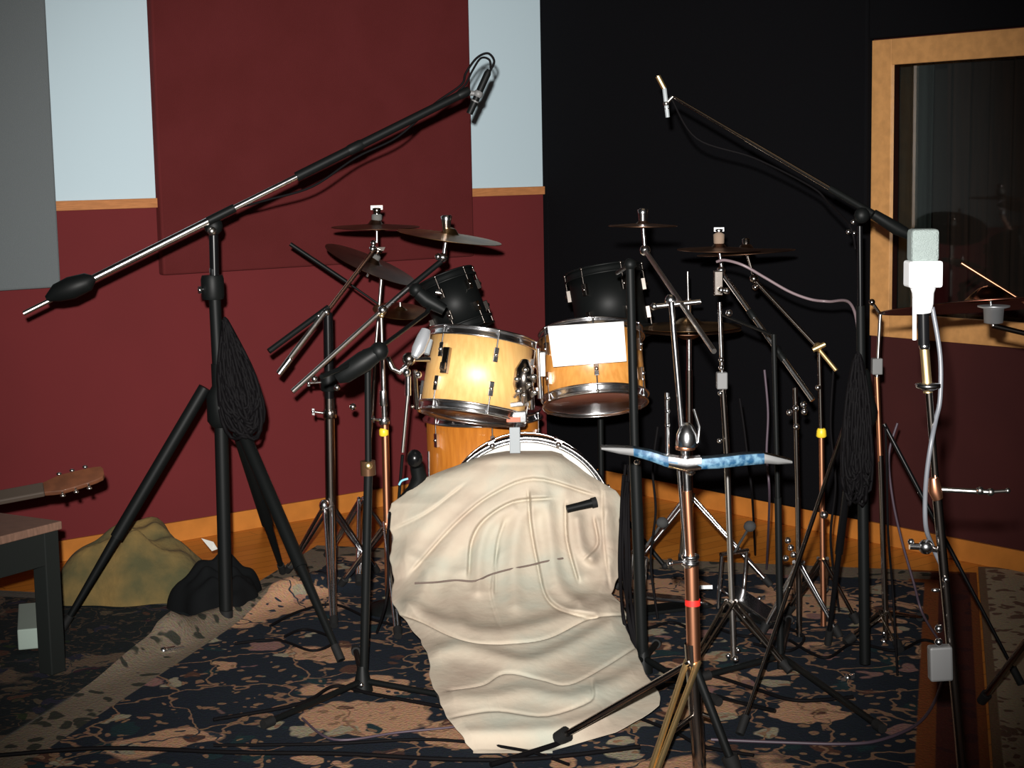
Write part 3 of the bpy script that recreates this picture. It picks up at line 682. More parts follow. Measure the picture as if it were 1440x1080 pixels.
# coiled cable on the stand
def coil(name, pts, label, D, loops=13, r=.0045, sd=1):
    rr = random.Random(sd); q = MB()
    top, bot, wtop, wbot = pts
    for k in range(loops):
        f = k/(loops-1)*2-1; o = []
        for j in range(28):
            a = 2*PI*j/28; v = (1-math.cos(a))/2; x = top[0]+(bot[0]-top[0])*v + math.sin(a)*(.5+.5*abs(f))*(wtop*(1-v)+wbot*v)*(1 if math.sin(a)*1 > 0 else 1)+f*6; y = top[1]+(bot[1]-top[1]+rr.uniform(-6, 6))*v
            o.append(P(x, y, D+.05*f*.6-.0*math.sin(a)+rr.uniform(-.004, .004)))
        q.path(o, r, 7, True)
    return tag(q.build(name, CABLE), label, 'cable')
for k, (w0, D) in enumerate(((8, D1-.05),)):
    pass
q = MB(); rr = random.Random(5)
for k in range(60):
    wv = rr.uniform(.0, 1); o = []; bx = 345+rr.uniform(-14, 14); by = 598+rr.uniform(-26, 22)
    for j in range(24):
        a = 2*PI*j/24; v = (1-math.cos(a))/2; x = 316+(bx-316)*v + math.sin(a)*wv*(6+26*v)*(1); y = 448+(by-448)*v
        o.append(P(min(max(x, 298+4*v), 376), y, D1-.045+.07*rr.uniform(-.25, .25)+.02*math.cos(a)))
    q.path(o, .0065, 6, True)
tag(q.build('coiled_cable', CABLE), 'thick bundle of coiled black cable hung on the left boom stand', 'cable')

# 2 right boom stand ----------------------------------------------------------------
D2 = 4.55
gb = P(1216, 968, D2); t = thing('boom_microphone_stand', (gb.x, gb.y, 0), 'tall black boom stand beside the window frame, boom rising to the left', 'microphone stand')
MB().tube((gb.x, gb.y, .04), P(1212, 590, D2), .0155).build('lower_tube', BLACKM, t)
MB().tube(P(1212, 600, D2), P(1210, 430, D2), .0125).build('middle_tube', BLACKM, t)
MB().tube(P(1210, 440, D2), P(1209, 318, D2), .008).build('upper_tube', BLACKS, t)
for f, hp in ((Z(1040, 1043), P(1188, 598, D2-.02)), (Z(1436, 972), P(1243, 596, D2)), (Z(1164, 915), P(1200, 612, D2+.03))):
    f = Vector((f.x, f.y, .02)); mid = hp*.45+f*.55
    lg = MB().path([hp, mid], .0062 if f.y < 4.7 else .012).path([mid, f], [.0052, .0045] if f.y < 4.7 else [.009, .007]).build('leg', DCHROME if f.y < 4.3 else BLACKS, t)
    MB().tube(f+(mid-f).normalized()*.05, f, .011).build('rubber_foot', RUBBER, lg)
MB().lathe(P(1212, 600, D2), ZV, [(0, .03), (.02, .04), (.05, .042), (.09, .03), (.15, .022), (.16, .015)], 20).build('leg_housing', BLACKM, t)
MB().tube(P(1212, 566, D2-.03), P(1212, 544, D2-.03), .0085).build('clutch_handle', STEEL, t)
e0, e1 = P(1278, 330, 4.52), P(948, 137, 4.9); dv = e1-e0
MB().tube(e0, pt(.32), .010).build('boom_tube', BLACKM, t)
MB().tube(pt(.32), pt(.68), .0065).build('boom_middle_rod', STEEL if 0 else DCHROME, t)
MB().tube(pt(.68), e1, .0045).build('boom_front_rod', DCHROME, t)
MB().ball(P(1212, 303, D2), .022, (1, .8, 1)).build('swivel_joint', BLACKM, t)
for (x, y) in ((1200, 312), (1193, 326), (1201, 328)): MB().ball(P(x, y, D2-.03), .0065).build('bolt', CHROME, t)
MB().path([P(1284, 333, 4.52), P(1262, 322, 4.52), P(1228, 301, 4.52)], [.012, .018, .014], 14).build('counterweight', BLACKM, t)
pencil_mic(P(926, 110, 4.9), P(932, 128, 4.9), .0085, GOLD, 'small brass coloured tip on the right overhead boom') if 0 else None
mt = pencil_mic(P(934, 122, 4.9), P(939, 165, 4.9), .0065, GREYB, 'thin silver pencil microphone hanging from the right overhead boom against the black panel', P(946, 136, 4.9), STEEL)
MB().tube(P(934, 124, 4.9), P(925, 107, 4.9), .0075).build('plug', GOLD, mt, label='brass coloured plug')
tag(MB().path(smooth_path([P(945, 140, 4.9), P(980, 195, 4.85), P(1060, 222, 4.8), P(1140, 262, 4.7), P(1165, 285, 4.65), P(1195, 318, 4.5), P(1203, 350, 4.5)], 8), .003, 6).build('microphone_cable', CABLE), 'thin black cable hanging under the right overhead boom', 'cable')
q = MB(); rr = random.Random(8)
for k in range(36):
    wv = rr.uniform(.0, 1); o = []; bx = 1206+rr.uniform(-16, 16); by = 700+rr.uniform(-40, 12)
    for j in range(24):
        a = 2*PI*j/24; v = (1-math.cos(a))/2; x = 1206+(bx-1206)*v + math.sin(a)*wv*(12+10*v); y = 496+(by-496)*v
        o.append(P(x, y, D2-.07+rr.uniform(-.02, .02)+.02*math.cos(a)))
    q.path(o, .0045, 7, True)
tag(q.build('coiled_cable', CABLE), 'bundle of coiled black cable hung on the right boom stand', 'cable')

# 3 centre foreground cymbal stand -----------------------------------------------------
D3 = 3.82
b0 = P(982, 1092, D3); t = thing('cymbal_stand', (b0.x, b0.y, 0), 'chrome cymbal stand in the centre foreground with red tape on its lower tube', 'cymbal stand')
MB().tube(P(984, 1085, D3), P(972, 905, D3), .0165).build('base_tube', DCHROME, t)
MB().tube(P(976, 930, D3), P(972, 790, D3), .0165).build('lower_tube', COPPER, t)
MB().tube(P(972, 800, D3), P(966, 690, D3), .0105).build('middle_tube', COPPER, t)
MB().tube(P(967, 700, D3), P(963, 618, D3), .009).build('middle_tube', CHROME, t)
MB().tube(P(962, 640, D3), P(944, 425, D3), .0065).build('upper_tube', CHROME, t)
MB().tube(P(953, 640, D3+.02), P(965, 790, D3+.02), .0045).build('side_rod', CHROME, t)
MB().lathe(P(974, 851, D3), ZV, [(0, .0182), (.014, .0182)], 20, False).build('red_tape_band', RED, t, label='red tape band')
for y in (783, 792): collar(t, ZV, P(971, y, D3), .021, .010, CHROME)
collar(t, ZV, P(971, 789, D3), .017, .03, CHROME, Vector((-.05, -.02, 0)))
q = MB().lathe(P(966, 628, D3), ZV, [(0, .024), (.006, .026), (.03, .024), (.05, .015), (.056, .006)], 20); q.build('clutch_bell', CHROME, t)
MB().lathe(P(964, 632, D3), ZV, [(0, .022), (.006, .024), (.01, .022)], 20).build('clutch_ring', COPPER, t)
for y in (560, 578, 598): MB().ball(P(939, y, D3), .0065).build('bolt', CHROME, t)
MB().tube(P(938, 552, D3), P(939, 640, D3), .005).build('hex_rod', CHROME, t)
MB().path([P(968, 628, D3-.01), P(982, 622, D3-.01), P(984, 600, D3-.01), P(976, 575, D3-.01)], .004).build('wire_handle', CHROME, t)
MB().ball(P(962, 652, D3-.02), .013).ball(P(971, 662, D3-.02), .012).ball(P(952, 648, D3-.02), .012).build('clamp_knob', CHROME, t)
hub = P(974, 930, D3)
for (f, m_, pr) in ((Z(786, 1056), DCHROME, True), (Z(893, 1178), GOLD, True), (Z(1032, 1098), BLACKM, False)):
    feet(t, hub, [f], .0105, m_, pair=pr, fr=.02)
MB().path([P(975, 1000, D3), P(1004, 1010, D3)], .006).path([P(976, 1005, D3), P(945, 1030, D3-.1)], .006).build('brace', DCHROME, t)
bt = P(907, 352, 4.3); be = P(1004, 494, 3.6)
MB().tube(bt, be, .006).build('boom', STEEL, t)
MB().ball(bt, .014).build('tilter_joint', CHROME, t)
MB().ball(P(943, 422, 3.9), .014, (1, 1, 1)).tube(P(920, 431, 3.9), P(985, 424, 3.9), .006).ball(P(920, 431, 3.9), .009).build('boom_clamp', CHROME, t)
ct = P(904, 315, 4.3); MB().tube(bt, ct, .005).build('cymbal_rod', CHROME, t)
MB().lathe(ct+ZV*.006, ZV, [(0, .010), (.02, .012), (.03, .014), (.034, .006)], 14).build('wing_nut', CHROME, t)
cymbal(ct-ZV*.004, (0.02, 0, 1), .088, 'small bronze splash cymbal above the right black tom, against the black panel', CYMD)
# blue crossbar
ctr = P(963, 652, D3-.03)
cb = thing('crossbar', ctr, 'thin crossbar with speckled blue covering and grey tapered tips, clamped across the centre foreground stand', 'crossbar')
def arm(pts, ws, m, nm, label=None):
    q = MB(); G = []
    for p, h in zip(pts, ws):
        G.append([p+Vector((0, -.02, h*.5)), p+Vector((0, -.024, 0)), p+Vector((0, -.02, -h*.5)), p+Vector((0, .02, -h*.5)), p+Vector((0, .024, 0)), p+Vector((0, .02, h*.5)), p+Vector((0, -.02, h*.5))])
    q.grid(G); q.add(G[0][:6], [(0, 1, 2, 3, 4, 5)], False); q.add(G[-1][:6], [(5, 4, 3, 2, 1, 0)], False)
    return q.build(nm, m, cb, label=label)
DA = D3-.03
arm([P(952, 650, DA), P(935, 647, DA), P(915, 640, DA), P(890, 634, DA+.02)], [.022, .024, .022, .018], BLUE, 'blue_sleeve', 'speckled blue left half')
arm([P(890, 634, DA+.02), P(870, 632, DA+.03), P(845, 629, DA+.04)], [.017, .014, .005], GREYM, 'grey_tip')
arm([P(978, 651, DA), P(1010, 649, DA), P(1045, 645, DA+.02), P(1073, 643, DA+.03)], [.022, .025, .025, .024], BLUE, 'blue_sleeve', 'speckled blue right half')
arm([P(1073, 643, DA+.03), P(1092, 646, DA+.03), P(1112, 648, DA+.04)], [.022, .016, .006], GREYM, 'grey_tip')
arm([P(939, 648, DA), P(965, 653, DA), P(985, 650, DA)], [.026, .030, .027], CHROME, 'clamp_block')

# 4 right foreground stand with the big pale microphone -----------------------------------
D4 = 2.85
b0 = P(1350, 1080, D4); bx = P(1353, 1090, D4); dirp = (P(1303, 545, D4)-P(1350, 1080, D4)); base = bx - dirp*(bx.z/dirp.z)
base.z = 0
t = thing('microphone_stand', base, 'slim chrome microphone stand at the right foreground carrying the large pale microphone', 'microphone stand')
MB().tube(base+ZV*.02, P(1318, 700, D4), .0085).build('lower_tube', DCHROME, t)
MB().lathe(base, ZV, [(0, .13), (.012, .13), (.02, .11), (.03, .02)], 32).build('base', BLACKM, t)
MB().tube(P(1319, 720, D4), P(1306, 550, D4), .0062).build('middle_tube', DCHROME, t)
MB().tube(P(1305, 552, D4), P(1299, 478, D4), .008).build('upper_tube', GOLD, t, label='warm golden upper tube')
MB().tube(P(1299, 485, D4), P(1298, 430, D4), .010).build('mic_mount', BLACKS, t)
MB().lathe(P(1305, 551, D4), ZV, [(0, .007), (.004, .012), (.008, .021), (.014, .021), (.016, .009)], 20).build('clutch', CHROME, t)
MB().ball(P(1300, 487, D4), .0095).build('collar', CHROME, t)
MB().tube(P(1318, 688, D4), P(1390, 692, D4-.02), .0045).tube(P(1390, 692, D4-.02), P(1420, 690, D4-.02), .003).ball(P(1378, 690, D4-.02), .007).ball(P(1393, 692, D4-.02), .007).ball(P(1417, 690, D4-.02), .005).build('side_arm', STEEL, t)
MB().path([P(1313, 672, D4-.01), P(1315, 690, D4-.01), P(1319, 702, D4-.01)], [.008, .012, .009]).build('arm_clamp', COPPER, t)
MB().tube(P(1279, 768, D4), P(1298, 769, D4), .006).ball(P(1302, 769, D4), .0135).ball(P(1281, 762, D4), .006).tube(P(1302, 769, D4), P(1326, 775, D4+.01), .005).build('clutch_knob', CHROME, t)
MB().ball(P(1330, 815, D4-.01), .006).build('bolt', CHROME, t); MB().ball(P(1316, 830, D4-.01), .006, (1.4, .8, .6)).build('bolt', CHROME, t)
MB().box(P(1322, 932, D4-.02), ((1, 0, .04), (0, 1, 0), (-.04, 0, 1)), (.020, .012, .031)).build('clamp_block', GREYM, t, .004)
for y_ in (884, 903): MB().ball(P(1320, y_, D4-.03), .0075).build('bolt', CHROME, t)  # two chrome beads added to give the white highlights above the block
mt = thing('microphone', P(1298, 430, D4), 'large pale silver studio microphone with a grey mesh head at the right foreground', 'microphone')
MB().box(P(1298, 345, D4), ((1, 0, 0), (0, 1, 0), ZV), (.0235, .02, .028)).build('grille', MESHG, mt, .006)
MB().box(P(1282, 345, D4-.012), ((1, 0, 0), (0, 1, 0), ZV), (.0035, .008, .027)).build('grille_frame', GOLD, mt, .001) if 0 else None
MB().box(P(1298, 385, D4), ((1, 0, 0), (0, 1, 0), ZV), (.0285, .024, .0225)).build('body', MIC_W, mt, .004)
MB().path([P(1298, 404, D4), P(1298, 412, D4), P(1298, 428, D4), P(1299, 440, D4)], [.022, .0185, .0175, .013], 20).build('lower_body', MIC_W, mt)
MB().tube(P(1286, 420, D4-.01), P(1286, 478, D4-.01), .0035).build('thumb_screw', MIC_W, mt)
tag(MB().path(smooth_path([P(1311, 432, D4+.03), P(1322, 500, D4+.02), P(1322, 560, D4+.01), P(1316, 590, D4), P(1310, 620, D4-.02), P(1304, 660, D4-.02), P(1301, 700, D4-.015), P(1302, 740, D4-.01), P(1310, 765, D4+.02), P(1326, 800, D4+.03)], 8), .0042, 8).build('microphone_cable', CABLEG), 'grey cable curving beside the large pale microphone stand', 'cable')

# 5.. left cymbal stands --------------------------------------------------------------------
def pole_stand(name, label, cat, base_px, segs, fts, hubpx, hubr=.009, legm=CHROME, pair=True, D=None):
    g = Z(*base_px); D = D or g.y; t = thing(name, (P(*base_px, D).x, D, 0), label, cat)
    for i, ((x0, y0), (x1, y1), r, m) in enumerate(segs): MB().tube(P(x0, y0, D), P(x1, y1, D), r).build(['lower_tube', 'middle_tube', 'upper_tube', 'top_rod'][min(i, 3)], m, t)
    feet(t, P(hubpx[0], hubpx[1], D), [Z(*f) for f in fts], hubr, legm, pair=pair)
    return t, D
# A: thick dark-chrome pole at x~462
t, D = pole_stand('cymbal_stand', 'chrome cymbal stand nearest the left boom stand, with two crossed booms at its top', 'cymbal stand', (468, 835), [((467, 822), (463, 560), .0185, DCHROME), ((463, 570), (461, 440), .0165, BLACKS)], [(405, 812), (530, 812), (470, 890)], (462, 708))
DA_ = D
collar(t, ZV, P(462, 537, D), .028, .06, BLACKM, Vector((-.065, -.02, .0))); collar(t, ZV, P(464, 582, D), .024, .03, DCHROME, Vector((-.055, -.01, .01)))
MB().ball(P(456, 711, D-.03), .018, (1, 1, 1.2)).build('leg_clamp', CHROME, t)
for (x, y) in ((474, 545), (496, 572), (442, 533)): MB().ball(P(x, y, D-.04), .012).build('bolt', CHROME, t)
MB().tube(P(392, 524, D-.12), P(456, 440, D-.02), .0095).build('boom_tail', STEEL, t)
MB().tube(P(392, 526, D-.125), P(408, 505, D-.11), .0115).build('boom_weight', CHROME, t)
MB().tube(P(460, 438, D), P(524, 354, D+.12), .0075).build('boom', mat('rose_tinted_chrome', (.75, .45, .34), .25, 1), t)  # boom chrome with an even rose tint
MB().tube(P(378, 494, D-.1), P(462, 432, D), .010).build('boom_tail', BLACKM, t)
MB().ball(P(459, 439, D-.01), .014).ball(P(448, 444, D-.02), .010).ball(P(440, 449, D-.02), .008).build('boom_clamp', CHROME, t)
MB().ball(P(524, 350, D+.12), .013).ball(P(525, 342, D+.12), .011).build('tilter_joint', CHROME, t)
tilter(t, P(530, 316, D+.13), (.02, 0, 1), below=.06, topm=DCHROME)
cymbal(P(528, 319, D+.13), (.015, -.02, 1), .15, 'dark bronze cymbal, highest of the four left of the maple toms', CYMD)
# B: x~540 pole with yellow clutch
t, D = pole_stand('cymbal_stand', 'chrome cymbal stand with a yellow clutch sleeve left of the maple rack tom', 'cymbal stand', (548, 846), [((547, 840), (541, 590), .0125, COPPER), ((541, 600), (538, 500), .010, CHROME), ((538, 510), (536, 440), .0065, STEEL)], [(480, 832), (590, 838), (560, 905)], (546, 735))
MB().lathe(P(540, 613, D), ZV, [(0, .013), (.004, .016), (.02, .016), (.026, .012)], 16).build('yellow_sleeve', YEL, t, label='yellow sleeve')
collar(t, ZV, P(540, 592, D), .019, .022, CHROME, Vector((-.035, -.02, .01))); collar(t, ZV, P(539, 560, D), .014, .05, CHROME)
MB().tube(P(411, 551, D-.15), P(537, 437, D), .0085).build('boom_tail', STEEL, t)
MB().tube(P(535, 439, D), P(574, 405, D+.04), .0095).build('boom', CHROME, t)
MB().tube(P(572, 407, D+.04), P(620, 368, D+.09), .010).build('boom', BLACKM, t)
MB().ball(P(538, 436, D-.01), .017).build('boom_clamp', CHROME, t); MB().ball(P(537, 444, D-.02), .008).build('brass_bolt', GOLD, t)
MB().ball(P(623, 362, D+.09), .016).ball(P(616, 361, D+.07), .012).build('tilter_joint', CHROME, t)
tp = P(628, 331, D+.1); MB().tube(P(624, 360, D+.09), tp, .007).build('cymbal_rod', CHROME, t)
MB().lathe(tp+ZV*.012, ZV, [(0, .010), (.004, .013), (.035, .016), (.05, .020), (.055, .015)], 16).build('wing_nut', CHROME, t)
cymbal(P(632, 333, D+.1), (.16, -.04, 1), .175, 'bronze cymbal tilted down to the right, directly above the left maple tom', CYM)
# tilted cymbals C3 / C4 with a rod stand
t, D = pole_stand('cymbal_stand', 'thin dark cymbal stand behind the two crossed booms on the left', 'cymbal stand', (508, 800), [((508, 800), (528, 500), .009, DCHROME), ((527, 505), (537, 385), .007, STEEL)], [(460, 790), (570, 795), (505, 830)], (510, 700))
tilter(t, P(524, 371, D), (.46, -.1, 1), below=.05, topm=DCHROME)
MB().tube(P(408, 343, D-.05), P(487, 396, D-.03), .0075).tube(P(487, 396, D-.03), P(537, 431, D), .004).build('boom_rod', BLACKM, t, label='black boom rod')
cymbal(P(522, 372, D), (.46, -.10, 1), .175, 'large dim bronze cymbal steeply tilted behind the crossed booms', CYMD)
t2 = P(563, 437, D-.05)
MB().tube(P(533, 440, D), t2-ZV*.02, .006).tube(t2-ZV*.02, t2+ZV*.03, .005).build('side_arm', STEEL, t)
cymbal(t2, (.12, -.22, 1), .098, 'small brown cymbal just left of the left black rack tom', CYM)
tag(MB().tube(P(408, 343, 5.1), P(487, 396, 5.1), .0075).tube(P(487, 396, 5.1), P(540, 431, 5.15), .004).build('drum_stick_rod', BLACKM), 'thin black rod sloping down across the crossed booms at left', 'rod') if 0 else None
# black boom mic stand in the left foreground of the kit (x~515)
t, D = pole_stand('microphone_stand', 'black microphone stand with low flat tripod between the left boom stand and the blanket', 'microphone stand', (512, 975), [((511, 972), (518, 662), .012, BLACKM), ((518, 670), (517, 500), .009, BLACKM)], [(372, 1032), (632, 992), (500, 925)], (511, 957), .0085, BLACKM, False, D=4.48)
D5 = D
MB().lathe(P(511, 985, D), ZV, [(0, .03), (.03, .028), (.06, .022), (.10, .013)], 20).build('leg_housing', BLACKM, t)
MB().ball(P(508, 963, D-.03), .0075).build('bolt', CHROME, t)
MB().path([P(517, 648, D), P(518, 668, D)], [.021, .021]).build('clutch', mat('dark_bronze', (.12, .06, .03), .3, .6), t); MB().ball(P(518, 655, D-.02), .011).build('clutch_screw', GOLD, t)
MB().tube(P(440, 350+4, 5.0), P(517, 505, D), .006) if 0 else None
MB().tube(P(517, 502, D), P(600, 440, 5.05), .0065).build('boom', BLACKM, t)
MB().tube(P(517, 502, D), P(452, 530, 4.3), .0065).build('boom_tail', BLACKM, t)
MB().ball(P(517, 502, D), .024).build('swivel_joint', BLACKM, t)
mm = thing('microphone', P(500, 512, 4.42), 'fat black microphone tilted on top of the black stand left of the maple rack tom', 'microphone')
MB().path([P(474, 532, 4.42), P(484, 526, 4.42), P(512, 508, 4.42), P(530, 496, 4.42)], [.016, .026, .029, .022], 18).build('body', BLACKM, mm)
MB().ball(P(533, 494, 4.42), .026).build('grille', BLACKM, mm)
mm = thing('microphone', P(612, 430, 5.08), 'short black tom microphone with a bright ring beside the left black rack tom', 'microphone')
MB().path([P(588, 412, 5.08), P(600, 422, 5.08), P(625, 436, 5.08)], [.020, .024, .017], 16).build('body', BLACKM, mm)
MB().ball(P(585, 408, 5.08), .022).build('grille', BLACKM, mm); MB().tube(P(613, 411, 5.07), P(619, 412, 5.07), .007).build('switch', CHROME, mm)
MB().tube(P(600, 440, 5.05), P(606, 428, 5.08), .007).build('clip', BLACKM, mm)
# chrome microphone at tom's left edge
mm = thing('microphone', P(590, 492, 5.12), 'stubby bright chrome microphone at the left edge of the left maple tom', 'microphone')
MB().path([P(599, 464, 5.15), P(596, 474, 5.14), P(588, 492, 5.12), P(583, 502, 5.11)], [.015, .021, .021, .012], 20).build('body', mat('bright_satin_silver', (.5, .52, .55), .3, .5), mm)
MB().path([P(605, 478, 5.16), P(600, 498, 5.14)], .009, 12).build('clip', GREYB, mm)
# chrome arm bits left of tom (tom mount arm and rod)
t = thing('multi_clamp', P(575, 520, 5.2), 'cluster of chrome clamps and a thin hanging rod left of the left maple tom', 'clamp')
MB().path([P(545, 503, 5.2), P(552, 518, 5.19), P(562, 524, 5.2), P(572, 514, 5.2)], .009).build('bracket_arm', CHROME, t)
MB().ball(P(575, 505, 5.2), .022, (1, .8, 1)).build('clamp', DCHROME, t); MB().ball(P(572, 524, 5.18), .014).ball(P(588, 527, 5.19), .012).build('clamp_knob', CHROME, t)
MB().tube(P(574, 528, 5.19), P(574, 556, 5.19), .010).build('sleeve', CHROME, t); MB().tube(P(574, 550, 5.19), P(566, 636, 5.19), .0055).build('rod', STEEL, t)
MB().tube(P(583, 520, 5.2), P(586, 575, 5.22), .008).ball(P(580, 572, 5.19), .006).ball(P(589, 574, 5.2), .006).build('lug_rod', DCHROME, t)
MB().tube(P(575, 505, 5.2), P(604, 505, 5.24), .008).build('cross_rod', CHROME, t)
# low black mic on floor tom: ball w/ highlight
mm = thing('microphone', P(580, 668, 5.25), 'black round microphone with a pale blue glint at the left shoulder of the blanket', 'microphone')
MB().ball(P(583, 645, 5.25), .026, (1, 1, 1.15), 18).build('grille', BLACKS, mm)
MB().path([P(586, 655, 5.26), P(590, 672, 5.27), P(582, 690, 5.27), P(560, 712, 5.27)], [.022, .026, .024, .018], 16).build('body', BLACKM, mm)
MB().path(smooth_path([P(561, 682, 5.2), P(565, 676, 5.2), P(574, 673, 5.2)], 5), .0035).build('ring', mat('pale_blue_highlight', (.2, .5, .65), .3), mm)  # curved cyan highlight, modelled as a painted pale blue strip
MB().tube(P(560, 712, 5.27), P(566, 640, 5.24), .005).build('clip', BLACKM, mm)
t = thing('microphone_stand', (P(556, 800, 5.32).x, 5.32, 0), 'short black microphone stand at the left edge of the blanket', 'microphone stand')
MB().tube((P(556, 800, 5.32).x, 5.32, .03), P(560, 712, 5.3), .012).build('pole', BLACKM, t)
MB().lathe((P(556, 800, 5.32).x, 5.32, .012), ZV, [(0, .10), (.012, .10), (.03, .04), (.05, .012)], 28).build('base', BLACKM, t)

# right side stands ---------------------------------------------------------------------------
# black pole x~885
t, D = pole_stand('microphone_stand', 'thick black microphone stand right of the blanket, its pole crossing the right maple tom', 'microphone stand', (905, 968), [((905, 962), (893, 640), .0165, BLACKM), ((893, 650), (886, 372), .0125, BLACKM)], [(800, 1012), (1010, 1000), (925, 915)], (905, 925), .009, BLACKM, False, D=4.6)
MB().lathe(P(905, 960, D), ZV, [(0, .028), (.05, .026), (.10, .014)], 20).build('leg_housing', BLACKM, t)
MB().ball(P(886, 372, D), .018).tube(P(886, 372, D), P(868, 384, D+.2), .006).build('swivel_joint', BLACKM, t)
MB().ball(P(896, 650, D-.03), .009).build('bolt', CHROME, t); MB().ball(P(870, 631, D), .006).build('bolt', CHROME, t)
q = MB(); rr = random.Random(4)
for k in range(9):
    x0 = 872+rr.uniform(-2, 18); q.path(smooth_path([P(x0+5, 650+rr.uniform(0, 30), 4.7), P(x0+rr.uniform(-5, 5), 720, 4.72), P(x0+rr.uniform(-6, 8), 800, 4.72), P(x0+rr.uniform(-4, 10)+6, 870, 4.75), P(x0+20, 930, 4.7)], 6), .0042, 7)
tag(q.build('microphone_cable', CABLE), 'bunch of black cables hanging down the right side of the blanket', 'cables', kind='stuff')
# kick microphone stub
p0, p1 = bl(797, 716, .03), bl(838, 706, .03)
mm = thing('microphone', p0, 'small black microphone barrel lying on the upper right of the cream blanket', 'microphone')
MB().path([p0, p0*.6+p1*.4, p1], [.0125, .0125, .0145], 16).build('body', BLACKM, mm); MB().path([p1*.85+p0*.15, p1+(p1-p0)*.02], .0165, 16).build('grille', RUBBER, mm)

# hi-hat
Dh = 5.6
xb = P(969, 560, Dh)
t = thing('hi_hat_stand', (xb.x, Dh, 0), 'slim chrome hi-hat stand behind the centre foreground stand', 'cymbal stand')
MB().tube((xb.x, Dh, .05), P(969, 520, Dh), .012).build('lower_tube', DCHROME, t); MB().tube(P(969, 530, Dh), P(969, 470, Dh), .009).build('upper_tube', CHROME, t)
MB().tube(P(969, 480, Dh), P(967, 382, Dh), .0035).build('pull_rod', STEEL, t)
MB().tube(P(968, 420, Dh), P(968, 446, Dh), .009).tube(P(955, 426, Dh), P(986, 425, Dh), .005).build('clutch', CHROME, t)
feet(t, Vector((xb.x, Dh, .32)), [(xb.x-.26, Dh-.1, 0), (xb.x+.26, Dh-.1, 0), (xb.x, Dh+.28, 0)], .008, CHROME, pair=True)
MB().box((xb.x, Dh-.16, .045), ((1, 0, 0), (0, 1, -.2), (0, .2, 1)), (.04, .15, .006)).build('pedal', CHROME, t)
cymbal(P(968, 459, Dh), (0, 0, 1), .178, 'upper bronze hi-hat cymbal behind the centre foreground stand', CYM, bell=.25)
cymbal(P(968, 464, Dh), (0, 0, -1), .178, 'lower bronze hi-hat cymbal, just under the upper one', CYMD, bell=.25)
# pole 1013->1035
t, D = pole_stand('cymbal_stand', 'thin chrome stand with a grey clamp block, just right of the centre foreground stand', 'cymbal stand', (1032, 935), [((1032, 930), (1022, 640), .0085, STEEL), ((1023, 650), (1016, 540), .009, DCHROME), ((1016, 545), (1012, 425), .0055, CHROME)], [(962, 968), (1110, 955), (1040, 880)], (1028, 845), .007, DCHROME, True)
MB().box(P(1015, 535, D), ((1, 0, 0), (0, 1, 0), ZV), (.015, .014, .024)).build('clamp_block', GREYM, t, .003)
for (x, y) in ((1014, 506), (1014, 517), (1013, 553), (1012, 620)): MB().ball(P(x, y, D-.012), .0075).build('bolt', CHROME, t)
MB().ball(P(1034, 927, D-.05), .0115).ball(P(1024, 922, D-.03), .008).ball(P(1038, 914, D-.03), .007).build('foot_clamp', CHROME, t)
MB().box(P(1010, 398, D), ((1, 0, 0), (0, 1, 0), ZV), (.013, .012, .035)).build('top_bracket', DCHROME, t, .003)
for q_ in (P(1014, 408, D-.02), P(1022, 409, D-.02), P(1025, 440, D-.01)): MB().ball(q_, .010).build('bolt', CHROME, t)
# boom stand 1120
t, D = pole_stand('cymbal_stand', 'chrome cymbal stand whose bright boom slopes steeply down to the right', 'cymbal stand', (1124, 900), [((1124, 895), (1122, 700), .0085, DCHROME), ((1122, 710), (1118, 545), .0075, DCHROME)], [(1072, 900), (1180, 905), (1120, 850)], (1123, 790), .007, CHROME, True)
MB().tube(P(1016, 385, D+.1), P(1143, 563, D-.12), .0078).build('boom', CHROME, t)
for f in (.33, .62, .66): 
    a = P(1016, 385, D+.1); b2 = P(1143, 563, D-.12); collar(t, b2-a, a+(b2-a)*f, .0105, .03, BLACKM)
for (x, y) in ((1110, 580), (1119, 574), (1130, 569), (1131, 579), (1120, 600)): MB().ball(P(x, y, D-.02), .010).build('bolt', CHROME, t)
for (x, y) in ((1105, 785), (1112, 770), (1116, 780), (1108, 760)): MB().ball(P(x, y, D-.03), .010).build('leg_bolt', CHROME, t)
tp = P(1011, 348, D+.1); MB().tube(P(1016, 385, D+.1), tp, .006).ball(P(1014, 380, D+.1), .013).build('tilter_joint', CHROME, t)
MB().lathe(tp+ZV*.004, ZV, [(0, .010), (.01, .016), (.035, .017), (.04, .010)], 14).build('felt', mat('worn_brown_felt', (.20, .14, .10), .9), t)
MB().lathe(tp+ZV*.044, ZV, [(0, .008), (.01, .014), (.012, .006)], 12).box(tp+ZV*.054, ((1, 0, 0), (0, 1, 0), ZV), (.015, .004, .006)).build('wing_nut', CHROME, t)
cymbal(tp-ZV*.006, (.02, -.01, 1), .125, 'dark cymbal above the bright sloping boom, nearer of the two against the black panel', CYMD)
